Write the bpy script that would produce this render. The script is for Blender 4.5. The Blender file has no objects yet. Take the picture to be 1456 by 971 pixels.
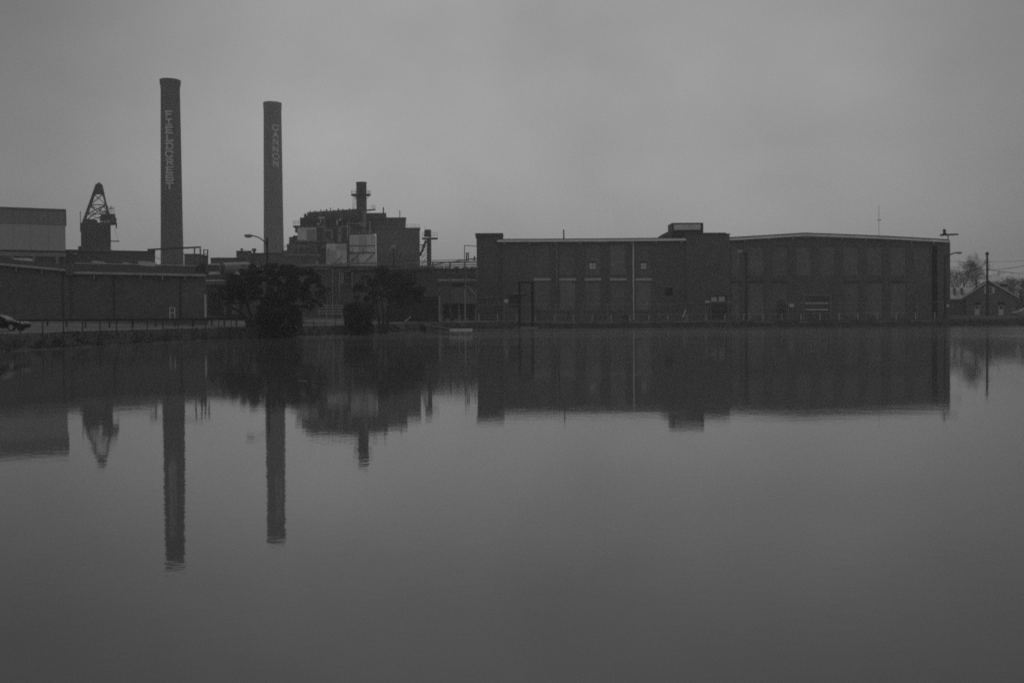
import bpy, math, random
from mathutils import Vector, Matrix, Euler
random.seed(7)
S = bpy.context.scene
COL = S.collection

# ------------------------------------------------------------------ camera
F_PX, HOR, ROLL, CAM_Z = 1350.0, 448.0, 0.006, 2.4      # in pixels of a 1456 x 971 frame
LENS_DROP = 18.75                                       # part of the framing is lens shift, part is pitch
PITCH = math.atan((485.5 - LENS_DROP - HOR) / F_PX)
fwd = Vector((0, math.cos(PITCH), -math.sin(PITCH)))
up0 = Vector((0, math.sin(PITCH), math.cos(PITCH)))
rt0 = Vector((1, 0, 0))
RT = rt0 * math.cos(ROLL) - up0 * math.sin(ROLL)
UP = rt0 * math.sin(ROLL) + up0 * math.cos(ROLL)
CAM = Vector((0, 0, CAM_Z))
cd = bpy.data.cameras.new('camera')
cam = bpy.data.objects.new('camera', cd)
COL.objects.link(cam)
m = Matrix.Identity(4)
for r in range(3):
    m[r][0], m[r][1], m[r][2], m[r][3] = RT[r], UP[r], -fwd[r], CAM[r]
cam.matrix_world = m
cd.sensor_width = 36.0
cd.lens = 36.0 * F_PX / 1456.0
cd.shift_y = -LENS_DROP / 1456.0
cd.clip_start, cd.clip_end = 0.1, 9000
S.camera = cam
S.render.resolution_x, S.render.resolution_y = 1024, 682

# ------------------------------------------------------------------ sky and sun (dim overcast, light from ahead)
SUN_EL, SUN_AZ = math.radians(40), math.radians(2)      # azimuth measured from +Y towards +X
world = bpy.data.worlds.new('World')
S.world = world
world.use_nodes = True
wt = world.node_tree
wt.nodes.clear()
def wn(t, **kw):
    n = wt.nodes.new(t)
    for k, v in kw.items():
        setattr(n, k, v)
    return n
sky = wn('ShaderNodeTexSky', sky_type='NISHITA', sun_disc=False)
sky.sun_elevation, sky.sun_rotation = SUN_EL, SUN_AZ
sky.air_density, sky.dust_density, sky.ozone_density = 2.0, 8.0, 1.0
bw = wn('ShaderNodeRGBToBW')
wt.links.new(sky.outputs[0], bw.inputs[0])
tc = wn('ShaderNodeTexCoord')
mp = wn('ShaderNodeMapping')
mp.inputs['Scale'].default_value = (1.0, 1.0, 1.5)
mp.inputs['Location'].default_value = (2.74, 5.81, 5.49)
wt.links.new(tc.outputs['Generated'], mp.inputs[0])
cl = wn('ShaderNodeTexNoise')
cl.inputs['Scale'].default_value = 3.4
cl.inputs['Detail'].default_value = 5.0
cl.inputs['Roughness'].default_value = 0.5
wt.links.new(mp.outputs[0], cl.inputs['Vector'])
cr = wn('ShaderNodeMapRange')
cr.inputs['From Min'].default_value, cr.inputs['From Max'].default_value = 0.3, 0.7
cr.inputs['To Min'].default_value, cr.inputs['To Max'].default_value = 0.86, 1.14
wt.links.new(cl.outputs['Fac'], cr.inputs['Value'])
# the cloud deck: grey, brighter where the veiled sun stands behind it
dt = wn('ShaderNodeVectorMath', operation='DOT_PRODUCT')
gaz, gel = math.radians(1.0), math.radians(5)
dt.inputs[1].default_value = (math.cos(gel) * math.sin(gaz), math.cos(gel) * math.cos(gaz), math.sin(gel))
wt.links.new(tc.outputs['Generated'], dt.inputs[0])
gl = wn('ShaderNodeMapRange', interpolation_type='SMOOTHERSTEP')
gl.inputs['From Min'].default_value, gl.inputs['From Max'].default_value = 0.83, 1.0
gl.inputs['To Min'].default_value, gl.inputs['To Max'].default_value = 2.75, 4.9
wt.links.new(dt.outputs['Value'], gl.inputs['Value'])
ns = wn('ShaderNodeMath', operation='MULTIPLY')
ns.inputs[1].default_value = 0.10
wt.links.new(bw.outputs[0], ns.inputs[0])
ad = wn('ShaderNodeMath', operation='ADD')
wt.links.new(ns.outputs[0], ad.inputs[0]); wt.links.new(gl.outputs[0], ad.inputs[1])
mu = wn('ShaderNodeMath', operation='MULTIPLY')
wt.links.new(ad.outputs[0], mu.inputs[0]); wt.links.new(cr.outputs[0], mu.inputs[1])
# a little paler towards the horizon
sxyz = wn('ShaderNodeSeparateXYZ'); wt.links.new(tc.outputs['Generated'], sxyz.inputs[0])
hg = wn('ShaderNodeMapRange', interpolation_type='SMOOTHSTEP')
hg.inputs['From Min'].default_value, hg.inputs['From Max'].default_value = 0.0, 0.34
hg.inputs['To Min'].default_value, hg.inputs['To Max'].default_value = 1.46, 0.88
wt.links.new(sxyz.outputs['Z'], hg.inputs['Value'])
mu2 = wn('ShaderNodeMath', operation='MULTIPLY')
wt.links.new(mu.outputs[0], mu2.inputs[0]); wt.links.new(hg.outputs[0], mu2.inputs[1])
bg = wn('ShaderNodeBackground')
bg.inputs['Strength'].default_value = 0.10
wt.links.new(mu2.outputs[0], bg.inputs['Color'])
wo = wn('ShaderNodeOutputWorld')
wt.links.new(bg.outputs[0], wo.inputs['Surface'])

sd = bpy.data.lights.new('sun', 'SUN')
sd.energy, sd.angle, sd.color = 0.5, math.radians(18), (1, 0.99, 0.98)
sun = bpy.data.objects.new('sun', sd)
COL.objects.link(sun)
sdir = Vector((math.cos(SUN_EL) * math.sin(SUN_AZ), math.cos(SUN_EL) * math.cos(SUN_AZ), math.sin(SUN_EL)))
sun.rotation_euler = (-sdir).to_track_quat('-Z', 'Y').to_euler()
sun.location = (0, 0, 300)

vs = S.view_settings
S.display_settings.display_device = 'sRGB'
vs.view_transform, vs.look, vs.exposure, vs.gamma = 'Standard', 'None', -0.72, 1.0
vs.use_curve_mapping = False
S.cycles.max_bounces = 6
S.cycles.volume_bounces = 2
S.cycles.use_denoising = False
S.cycles.use_adaptive_sampling = False
S.cycles.filter_width = 1.8

# ------------------------------------------------------------------ pixel to place
def W(px, py, D):
    d = fwd * F_PX + RT * (px - 728.0) + UP * (485.5 - LENS_DROP - py)
    return CAM + d * (D / d.y)
def X(px, D, py=420): return W(px, py, D).x
def Z(py, D, px=728): return W(px, py, D).z
def R(px0, py0, px1, py1, D):
    cx, cy = (px0 + px1) / 2, (py0 + py1) / 2
    return X(px0, D, cy), X(px1, D, cy), Z(py1, D, cx), Z(py0, D, cx)

class Fr:
    """a facade turned by deg about the vertical through pixel column px0 at depth D0; s runs along it"""
    def __init__(f, px0, D0, deg):
        f.P = W(px0, 420, D0); f.th = math.radians(deg)
        f.u = Vector((math.cos(f.th), math.sin(f.th), 0)); f.n = Vector((-math.sin(f.th), math.cos(f.th), 0))
    def hit(f, px, py, t=0.0):
        d = fwd * F_PX + RT * (px - 728.0) + UP * (485.5 - LENS_DROP - py)
        P = f.P + f.n * t
        k = f.n.dot(P - CAM) / f.n.dot(d)
        p = CAM + d * k
        return f.u.dot(p - f.P), p.z
    def s(f, px, py=420, t=0.0): return f.hit(px, py, t)[0]
    def z(f, py, px, t=0.0): return f.hit(px, py, t)[1]
    def rect(f, a, b, c, d, t=0.0):
        cx, cy = (a + c) / 2, (b + d) / 2
        return f.s(a, cy, t), f.s(c, cy, t), f.z(d, cx, t), f.z(b, cx, t)
LOCAL, SHEAR = set(), {}

# ------------------------------------------------------------------ materials
MATS = {}
def mat(name, base, rough=0.85, var=0.25, scale=0.35, fine=6.0, kind=None, metal=0.0, spec=0.3, streak=False):
    if name in MATS: return MATS[name]
    M = bpy.data.materials.new(name); M.use_nodes = True
    t = M.node_tree; N = t.nodes; L = t.links
    b = N['Principled BSDF']
    b.inputs['Roughness'].default_value = rough
    b.inputs['Metallic'].default_value = metal
    b.inputs['Specular IOR Level'].default_value = spec
    c = N.new('ShaderNodeTexCoord')
    mpg = N.new('ShaderNodeMapping')
    L.new(c.outputs['Object'], mpg.inputs[0])
    if streak: mpg.inputs['Scale'].default_value = (1, 1, 0.18)
    n1 = N.new('ShaderNodeTexNoise'); n1.inputs['Scale'].default_value = scale; n1.inputs['Detail'].default_value = 6
    n2 = N.new('ShaderNodeTexNoise'); n2.inputs['Scale'].default_value = fine; n2.inputs['Detail'].default_value = 3
    L.new(mpg.outputs[0], n1.inputs['Vector']); L.new(mpg.outputs[0], n2.inputs['Vector'])
    a = N.new('ShaderNodeMath'); a.operation = 'ADD'
    L.new(n1.outputs['Fac'], a.inputs[0]); L.new(n2.outputs['Fac'], a.inputs[1])
    r = N.new('ShaderNodeMapRange')
    r.inputs['From Min'].default_value, r.inputs['From Max'].default_value = 0.6, 1.4
    r.inputs['To Min'].default_value, r.inputs['To Max'].default_value = base * (1 - var), base * (1 + var)
    L.new(a.outputs[0], r.inputs['Value'])
    out = r.outputs[0]
    if kind == 'brick':
        sx = N.new('ShaderNodeSeparateXYZ'); L.new(c.outputs['Object'], sx.inputs[0])
        ax = N.new('ShaderNodeMath'); ax.operation = 'ADD'
        L.new(sx.outputs['X'], ax.inputs[0]); L.new(sx.outputs['Y'], ax.inputs[1])
        cb = N.new('ShaderNodeCombineXYZ'); L.new(ax.outputs[0], cb.inputs['X']); L.new(sx.outputs['Z'], cb.inputs['Y'])
        bt = N.new('ShaderNodeTexBrick'); L.new(cb.outputs[0], bt.inputs['Vector'])
        bt.inputs['Scale'].default_value = 1.0
        bt.inputs['Brick Width'].default_value = 0.44; bt.inputs['Row Height'].default_value = 0.16
        bt.inputs['Mortar Size'].default_value = 0.012
        bt.inputs['Color1'].default_value = (0.8, 0.8, 0.8, 1); bt.inputs['Color2'].default_value = (1.2, 1.2, 1.2, 1)
        bt.inputs['Mortar'].default_value = (1.5, 1.5, 1.5, 1)
        mm = N.new('ShaderNodeMath'); mm.operation = 'MULTIPLY'
        L.new(bt.outputs['Color'], mm.inputs[0]); L.new(out, mm.inputs[1]); out = mm.outputs[0]
        bp = N.new('ShaderNodeBump'); bp.inputs['Strength'].default_value = 0.4; bp.inputs['Distance'].default_value = 0.01
        L.new(bt.outputs['Fac'], bp.inputs['Height']); bp.invert = True
        L.new(bp.outputs[0], b.inputs['Normal'])
    else:
        bp = N.new('ShaderNodeBump'); bp.inputs['Strength'].default_value = 0.3; bp.inputs['Distance'].default_value = 0.03
        L.new(n2.outputs['Fac'], bp.inputs['Height']); L.new(bp.outputs[0], b.inputs['Normal'])
    L.new(out, b.inputs['Base Color'])
    MATS[name] = M
    return M

BRICK = mat('brick_dark', 0.142, 0.9, 0.28, 0.16, 1.6, 'brick')
BRICK2 = mat('brick_infill', 0.21, 0.9, 0.22, 0.25, 2.0, 'brick')
INFILL = [BRICK2, mat('brick_infill_dull', 0.185, 0.9, 0.25, 0.3, 2.0, 'brick'), mat('brick_infill_pale', 0.24, 0.9, 0.28, 0.2, 1.6, 'brick')]
BRICK3 = mat('brick_left', 0.155, 0.9, 0.25, 0.12, 1.5, 'brick')
BRICKC = mat('brick_chimney', .12, 0.9, 0.42, 0.09, 0.8, streak=True)
BRICKC2 = mat('brick_chimney_pale', .23, 0.9, 0.36, 0.09, 0.8, streak=True)
PAINT = mat('white_letter_paint', 0.85, 0.7, 0.3, 0.7, 3)
TRIM = mat('weathered_white_trim', 0.8, 0.6, 0.25, 0.5, 4)
TRIMD = mat('grey_trim', 0.30, 0.6, 0.25, 0.5, 4)
SILL = mat('concrete_sill', 0.6, 0.8, 0.2, 1.0, 6)
ROOF = mat('roof_membrane', 0.2, 0.8, 0.3, 0.2, 2)
ROOFL = mat('pale_shingle', 0.65, 0.8, 0.2, 0.4, 5)
ROOFDK = mat('dark_shingle', 0.025, 0.9, 0.2, 0.4, 5, spec=0.1)
DARK = mat('dark_painted_steel', 0.05, 0.6, 0.3, 0.6, 5)
STEEL = mat('weathered_steel', 0.12, 0.6, 0.35, 0.3, 3, streak=True)
GALV = mat('galvanised_steel', 0.42, 0.5, 0.25, 0.8, 6)
SIDING = mat('pale_metal_siding', 0.58, 0.55, 0.12, 0.15, 3, streak=True)
SIDING2 = mat('grey_metal_siding', 0.34, 0.55, 0.14, 0.15, 3, streak=True)
PANEL = mat('pale_plant_cladding', 0.85, 0.6, 0.3, 0.25, 1.5, streak=True)
CONC = mat('concrete', 0.30, 0.85, 0.25, 0.2, 3)
ASPH = mat('asphalt', 0.11, 0.9, 0.25, 0.15, 8)
WALK = mat('sidewalk_concrete', 0.16, 0.9, 0.22, 0.3, 6)
WOOD = mat('dark_creosote_wood', 0.05, 0.9, 0.3, 0.8, 8, streak=True)
BARK = mat('bark', 0.07, 0.95, 0.35, 1.5, 9, streak=True)
BARKP = mat('pale_bark', 0.2, 0.95, 0.35, 1.5, 9, streak=True)
LEAF = mat('dark_leaves', 0.062, 0.7, 0.45, 0.8, 4, spec=0.2)
LEAF2 = mat('hedge_leaves', 0.038, 0.75, 0.4, 0.8, 4, spec=0.15)
TWIG = mat('bare_twigs', 0.10, 0.95, 0.3, 0.5, 3)
GRASS = mat('winter_grass', 0.095, 0.95, 0.4, 0.25, 5, spec=0.1)
SOIL = mat('bank_ground', 0.075, 0.95, 0.4, 0.12, 2.5, spec=0.1)
CARP = mat('black_car_paint', 0.012, 0.4, 0.1, 0.5, 3, spec=0.25)
CARW = mat('white_car_paint', 0.42, 0.3, 0.1, 0.5, 3, spec=0.6)
RUBBER = mat('tyre_rubber', 0.03, 0.9, 0.2, 3, 9)
CHROME = mat('wheel_alloy', 0.5, 0.35, 0.1, 3, 9, metal=0.6)
LENS = mat('lamp_lens', 0.75, 0.2, 0.1, 3, 9, spec=0.6)
GLASS = mat('window_glass_dark', 0.012, 0.3, 0.2, 2, 9, spec=0.15)
PALEGLASS = mat('whitewashed_pane', 0.8, 0.4, 0.25, 2.5, 9)

def water_mat():
    M = bpy.data.materials.new('lake_water'); M.use_nodes = True
    t = M.node_tree; N = t.nodes; L = t.links; b = N['Principled BSDF']
    b.inputs['Base Color'].default_value = (0.12, 0.12, 0.12, 1)
    b.inputs['IOR'].default_value = 1.43
    b.inputs['Specular IOR Level'].default_value = 0.5
    c = N.new('ShaderNodeTexCoord')
    # fine ripples
    m1 = N.new('ShaderNodeMapping'); m1.inputs['Scale'].default_value = (0.85, 1.25, 1); m1.inputs['Rotation'].default_value = (0, 0, 0.12)
    L.new(c.outputs['Object'], m1.inputs[0])
    n1 = N.new('ShaderNodeTexNoise'); n1.inputs['Scale'].default_value = 3.6; n1.inputs['Detail'].default_value = 3.0
    L.new(m1.outputs[0], n1.inputs['Vector'])
    n2 = N.new('ShaderNodeTexNoise'); n2.inputs['Scale'].default_value = 0.32; n2.inputs['Detail'].default_value = 2
    L.new(m1.outputs[0], n2.inputs['Vector'])
    mm = N.new('ShaderNodeMath'); mm.operation = 'MULTIPLY_ADD'; mm.inputs[1].default_value = 2.2
    L.new(n2.outputs['Fac'], mm.inputs[0]); L.new(n1.outputs['Fac'], mm.inputs[2])
    bp = N.new('ShaderNodeBump'); bp.inputs['Strength'].default_value = 1.0; bp.inputs['Distance'].default_value = 0.0012
    L.new(mm.outputs[0], bp.inputs['Height']); L.new(bp.outputs[0], b.inputs['Normal'])
    # breeze: the far half of the lake is a little rougher, in streaks
    m2 = N.new('ShaderNodeMapping'); m2.inputs['Scale'].default_value = (0.012, 0.06, 1)
    L.new(c.outputs['Object'], m2.inputs[0])
    n3 = N.new('ShaderNodeTexNoise'); n3.inputs['Scale'].default_value = 1.0; n3.inputs['Detail'].default_value = 4
    L.new(m2.outputs[0], n3.inputs['Vector'])
    sx = N.new('ShaderNodeSeparateXYZ'); L.new(c.outputs['Object'], sx.inputs[0])
    r1 = N.new('ShaderNodeMapRange'); r1.interpolation_type = 'SMOOTHSTEP'
    r1.inputs['From Min'].default_value, r1.inputs['From Max'].default_value = 30, 130
    r1.inputs['To Min'].default_value, r1.inputs['To Max'].default_value = 0.035, 0.13
    L.new(sx.outputs['Y'], r1.inputs['Value'])
    r2 = N.new('ShaderNodeMapRange')
    r2.inputs['From Min'].default_value, r2.inputs['From Max'].default_value = 0.3, 0.7
    r2.inputs['To Min'].default_value, r2.inputs['To Max'].default_value = 0.75, 1.25
    L.new(n3.outputs['Fac'], r2.inputs['Value'])
    pr = N.new('ShaderNodeMath'); pr.operation = 'MULTIPLY'
    L.new(r1.outputs[0], pr.inputs[0]); L.new(r2.outputs[0], pr.inputs[1])
    L.new(pr.outputs[0], b.inputs['Roughness'])
    wp = N.new('ShaderNodeMapping'); wp.inputs['Scale'].default_value = (0.05, 0.11, 1); L.new(c.outputs['Object'], wp.inputs[0])
    n4 = N.new('ShaderNodeTexNoise'); n4.inputs['Scale'].default_value = 1.0; n4.inputs['Detail'].default_value = 3; L.new(wp.outputs[0], n4.inputs['Vector'])
    r3 = N.new('ShaderNodeMapRange'); r3.inputs['From Min'].default_value, r3.inputs['From Max'].default_value = 0.35, 0.65
    r3.inputs['To Min'].default_value, r3.inputs['To Max'].default_value = 0.6, 1.35
    L.new(n4.outputs['Fac'], r3.inputs['Value']); L.new(r3.outputs[0], bp.inputs['Strength'])
    return M

# ------------------------------------------------------------------ building blocks
def origin(o):
    v = Vector((0, 0, 0))
    while o is not None:
        v += o.location; o = o.parent
    return v
def tag(o, label=None, cat=None, group=None, kind=None):
    if label: o['label'] = label
    if cat: o['category'] = cat
    if group: o['group'] = group
    if kind: o['kind'] = kind
    return o
def thing(name, loc, label, cat, group=None):
    o = bpy.data.objects.new(name, None); COL.objects.link(o)
    o.location = loc; o.empty_display_size = 0.5
    return tag(o, label, cat, group)

def turned(name, fr, gz, label, cat):
    o = thing(name, (fr.P.x, fr.P.y, gz), label, cat); o.rotation_euler = (0, 0, fr.th); LOCAL.add(o.name)
    return o

class MB:
    def __init__(s): s.v = []; s.f = []
    def quad(s, *p):
        n = len(s.v); s.v += [tuple(q) for q in p]; s.f.append(tuple(range(n, n + len(p)))); return s
    def box(s, x0, x1, y0, y1, z0, z1):
        n = len(s.v)
        s.v += [(x0,y0,z0),(x1,y0,z0),(x1,y1,z0),(x0,y1,z0),(x0,y0,z1),(x1,y0,z1),(x1,y1,z1),(x0,y1,z1)]
        s.f += [tuple(n + i for i in q) for q in ((0,3,2,1),(4,5,6,7),(0,1,5,4),(1,2,6,5),(2,3,7,6),(3,0,4,7))]
        return s
    def prism(s, poly, y0, y1):
        """polygon in (x, z), extruded along y"""
        n = len(s.v); k = len(poly)
        s.v += [(p[0], y0, p[1]) for p in poly] + [(p[0], y1, p[1]) for p in poly]
        s.f.append(tuple(range(n, n + k))); s.f.append(tuple(reversed(range(n + k, n + 2 * k))))
        for i in range(k):
            j = (i + 1) % k
            s.f.append((n + j, n + i, n + k + i, n + k + j))
        return s
    def tube(s, p, q, r0, r1=None, k=6, cap=True):
        p, q = Vector(p), Vector(q); r1 = r0 if r1 is None else r1
        a = (q - p)
        if a.length < 1e-6: return s
        a.normalize()
        u = a.orthogonal().normalized(); w = a.cross(u)
        n = len(s.v)
        for c, r in ((p, r0), (q, r1)):
            for i in range(k):
                t = 2 * math.pi * i / k
                s.v.append(tuple(c + u * (r * math.cos(t)) + w * (r * math.sin(t))))
        for i in range(k):
            j = (i + 1) % k
            s.f.append((n + i, n + j, n + k + j, n + k + i))
        if cap:
            s.f.append(tuple(reversed(range(n, n + k)))); s.f.append(tuple(range(n + k, n + 2 * k)))
        return s
    def path(s, pts, r, k=6):
        for a, b in zip(pts, pts[1:]): s.tube(a, b, r, r, k)
        return s
    def lathe(s, c, prof, k=24, cap=True):
        """prof: list of (radius, z)"""
        n = len(s.v)
        for r, z in prof:
            for i in range(k):
                t = 2 * math.pi * i / k
                s.v.append((c[0] + r * math.cos(t), c[1] + r * math.sin(t), z))
        for a in range(len(prof) - 1):
            for i in range(k):
                j = (i + 1) % k
                s.f.append((n + a*k + i, n + a*k + j, n + (a+1)*k + j, n + (a+1)*k + i))
        if cap:
            s.f.append(tuple(reversed(range(n, n + k)))); e = n + (len(prof) - 1) * k; s.f.append(tuple(range(e, e + k)))
        return s
    def build(s, name, material, parent=None, label=None, cat=None, group=None, kind=None, smooth=False, bevel=0):
        rootn = None
        if parent is not None:
            r_ = parent
            while r_.parent is not None: r_ = r_.parent
            rootn = r_.name
        if rootn in SHEAR:                                    # plan of a building set slightly askew
            k_ = SHEAR[rootn][0]; d_ = min(v[1] for v in s.v)
            s.v = [(v[0] + k_ * (v[1] - d_), v[1], v[2]) for v in s.v]
        if rootn in LOCAL: o0 = Vector((0, 0, r_.location.z))
        elif parent is not None: o0 = origin(parent)
        elif kind in ('structure', 'stuff'): o0 = Vector((0, 0, 0))
        else:
            xs = [v[0] for v in s.v]; ys = [v[1] for v in s.v]; zs = [v[2] for v in s.v]
            o0 = Vector(((min(xs)+max(xs))/2, (min(ys)+max(ys))/2, min(zs)))
        me = bpy.data.meshes.new(name)
        me.from_pydata([(v[0]-o0.x, v[1]-o0.y, v[2]-o0.z) for v in s.v], [], s.f)
        me.materials.append(material)
        if smooth:
            me.polygons.foreach_set('use_smooth', [True] * len(me.polygons))
        me.update()
        o = bpy.data.objects.new(name, me); COL.objects.link(o)
        if parent is not None: o.parent = parent
        else: o.location = o0
        if bevel:
            b = o.modifiers.new('bevel', 'BEVEL'); b.width = bevel; b.segments = 2; b.limit_method = 'ANGLE'
        return tag(o, label, cat, group, kind)

def share(src, name, parent, dx=0, dy=0, dz=0):
    o = bpy.data.objects.new(name, src.data); COL.objects.link(o)
    o.parent = parent; o.location = src.location + Vector((dx, dy, dz))
    return o
def copy_tree(o, parent=None):
    c = o.copy(); COL.objects.link(c); c.parent = parent
    for ch in o.children: copy_tree(ch, c)
    return c
def wall_face(mb, x0, x1, z0, z1, y, holes, depth):
    """front face of a wall at y with rectangular holes (hx0,hx1,hz0,hz1) and their reveals"""
    xs = sorted({x0, x1, *[h[0] for h in holes], *[h[1] for h in holes]})
    zs = sorted({z0, z1, *[h[2] for h in holes], *[h[3] for h in holes]})
    for a, b in zip(xs, xs[1:]):
        for c, d in zip(zs, zs[1:]):
            mx, mz = (a+b)/2, (c+d)/2
            if any(h[0] < mx < h[1] and h[2] < mz < h[3] for h in holes): continue
            mb.quad((a,y,c),(b,y,c),(b,y,d),(a,y,d))
    e = y + depth
    for h in holes:
        a, b, c, d = h
        mb.quad((a,y,c),(a,e,c),(b,e,c),(b,y,c)); mb.quad((a,y,d),(b,y,d),(b,e,d),(a,e,d))
        mb.quad((a,y,c),(a,y,d),(a,e,d),(a,e,c)); mb.quad((b,y,c),(b,e,c),(b,e,d),(b,y,d))
    return mb

# ------------------------------------------------------------------ ground, water, roads
SH = [(-2600,8),(-150,8),(-100,30),(-62,52),(-36.7,68),(-34.9,75),(-33.6,86),(-29.8,101),(-25.6,112),(-20.6,122),(-18.5,128),(-15,143),(-9,157),(-3,166),(6,169),(40,168),(80,167),(92,166),(150,160),(230,120),(300,8),(2600,8)]
# far shore as a function of x; the left arm is steep, so it is smoothed in between
def yS(x):
    for (a, ya), (b, yb) in zip(SH, SH[1:]):
        if a <= x <= b:
            return ya + (yb - ya) * (x - a) / (b - a)
    return 8.0
def sm(t): t = max(0, min(1, t)); return t * t * (3 - 2 * t)
def shore_wob(x): return 0.25 * math.sin(x * 0.9) + 0.18 * math.sin(x * 2.3 + 1) + 0.1 * math.sin(x * 5.1)
def near_shore_dist(x, y):
    """distance from the far shore polyline, positive on land"""
    best = 1e9; 
    for (a, ya), (b, yb) in zip(SH, SH[1:]):
        if b < x - 60 or a > x + 60: continue
        dx, dy = b - a, yb - ya
        t = max(0, min(1, ((x - a) * dx + (y - ya) * dy) / (dx * dx + dy * dy)))
        d = math.hypot(x - a - t * dx, y - ya - t * dy)
        best = min(best, d)
    return best if y > yS(x) else -best
def G(x, y):
    d = near_shore_dist(x, y) + shore_wob(x + y * 0.3)
    if d < -4: return -1.4
    if d < 0: return -1.4 * sm(-d / 4)
    z = 1.12 * sm(d / 2.6) + 0.18 * sm((d - 2.4) / 3)
    z += 0.95 * sm((d - 13) / 16) * sm((-18 - x) / 12)          # rise under the brick shed on the left
    z += 0.45 * sm((x - 88) / 6) * sm(d / 3)                    # higher bank on the right
    return z

def ground():
    xs = [-1500,-900,-500,-250,-150,-110,-85,-70,-60] + [-52 + i * 0.8 for i in range(66)] + [1 + i * 1.6 for i in range(78)] + [130,145,170,200,240,300,500,900,1500]
    ys = [-400,-60,-12,-3,0,1.5,2.5,3.4,5,20,40,50,56] + [60 + i * 0.8 for i in range(146)] + [178,180,183,187,192,200,215,240,300,420,700,1100,1600]
    mb = MB()
    for y in ys:
        for x in xs:
            if y <= 5:
                z = {-400:1.2,-60:1.0,-12:0.9,-3:0.8,0:0.75,1.5:0.5,2.5:0.2,3.4:-0.2,5:-1.2}[y]
                if abs(x) > 320: z = 0.9
            elif abs(x) >= 300: z = 1.2
            else:
                z = G(x, y)
            mb.v.append((x, y, z))
    n = len(xs)
    for j in range(len(ys) - 1):
        for i in range(n - 1):
            a = j * n + i
            mb.f.append((a, a + 1, a + n + 1, a + n))
    return mb.build('ground', SOIL, kind='structure', smooth=True)
ground()
MB().quad((-160, 2.6, 0), (310, 2.6, 0), (310, 176, 0), (-160, 176, 0)).build('lake_water', water_mat(), kind='structure')

def strip(name, pts, material, dz=0.012, sub=6, kind='structure'):
    """road surface between two polylines given as [(xa,ya,xb,yb), ...] laid on the ground"""
    mb = MB(); fine = []
    for p, q in zip(pts, pts[1:]):
        n = max(2, int(math.hypot(q[0]-p[0], q[1]-p[1]) / 1.5))
        for i in range(n): fine.append([p[k] + (q[k]-p[k]) * i / n for k in range(4)])
    fine.append(pts[-1])
    for p, q in zip(fine, fine[1:]):
        for s in range(sub):
            def at(r, t):
                x, y = r[0] + (r[2]-r[0]) * t, r[1] + (r[3]-r[1]) * t
                return (x, y, G(x, y) + dz)
            mb.quad(at(p, s/sub), at(q, s/sub), at(q, (s+1)/sub), at(p, (s+1)/sub))
    return mb.build(name, material, kind=kind)
# street round the left arm of the lake, and the yard road in front of the mill
lr = [(-62,52),(-36.7,68),(-34.9,75),(-33.6,86),(-29.8,101),(-25.6,112),(-20.6,122),(-18.5,128)]
def off(pts, a, b):
    o = []
    for i, p in enumerate(pts):
        q0, q1 = pts[max(0, i-1)], pts[min(len(pts)-1, i+1)]
        t = Vector((q1[0]-q0[0], q1[1]-q0[1])).normalized(); n = Vector((-t.y, t.x))
        o.append((p[0]+n.x*a, p[1]+n.y*a, p[0]+n.x*b, p[1]+n.y*b))
    return o
WALKL = strip('sidewalk', off(lr, 3.6, 5.2), WALK, 0.02)
ROADL = strip('road', off(lr, 5.3, 14.0), ASPH, 0.016)
strip('parking_pavement', off(lr, 14.1, 29.0), WALK, 0.02, 12)
strip('yard_pavement', [(-19,134,-34,150),(-15,147,-30,166),(-9,161.5,-20,178),(-3,170.3,-8,182),(6,172.6,6,184),(40,172.4,40,184.6),(86,172,86,184.6)], WALK, 0.02)

# ------------------------------------------------------------------ main brick mill on the far shore
DM = 186.0
GM = 1.3
mill = thing('brick_mill', (X(1010, DM), DM, GM), 'long dark brick mill with shallow pitched white-edged roofs along the far shore', 'mill')
Zt = lambda py, px: Z(py, DM, px)
EZ1 = Zt(344, 845)          # underside of the left eave
xA, xB, xC, xD, xE = X(678, DM), X(714, DM), X(975, DM), X(1037, DM), X(1351, DM)

# left wing
holes, panels = [], []
for a in (760, 796, 832, 867.5, 904):
    x0, x1 = X(a, DM), X(a + 22.5, DM)
    up_ = (x0, x1, Zt(391, a), Zt(348, a)); lo_ = (x0, x1, Zt(441, a), Zt(399.5, a))
    holes += [up_, lo_]; panels += [up_, lo_]
win = (X(945.5, DM), X(956.5, DM), Zt(420, 950), Zt(409.5, 950)); holes.append(win)
mb = MB()
wall_face(mb, xB, xC, GM - 0.2, EZ1, DM, holes, 0.3)
mb.box(xB, xC, DM + 0.3, DM + 34, GM - 0.2, EZ1)
w1 = mb.build('wall', BRICK, mill)
for p in panels:
    MB().box(p[0] + .002, p[1] - .002, DM + 0.17, DM + 0.298, p[2] + .002, p[3] - .002).build('infill_panel', random.choice(INFILL), mill)
for i, a in enumerate((760, 796, 832, 867.5, 904)):
    MB().box(X(a, DM) - .08, X(a + 22.5, DM) + .08, DM - 0.14, DM + 0.16, Zt(399.3, a), Zt(395.6, a)).build('sill', SILL, mill)
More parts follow.
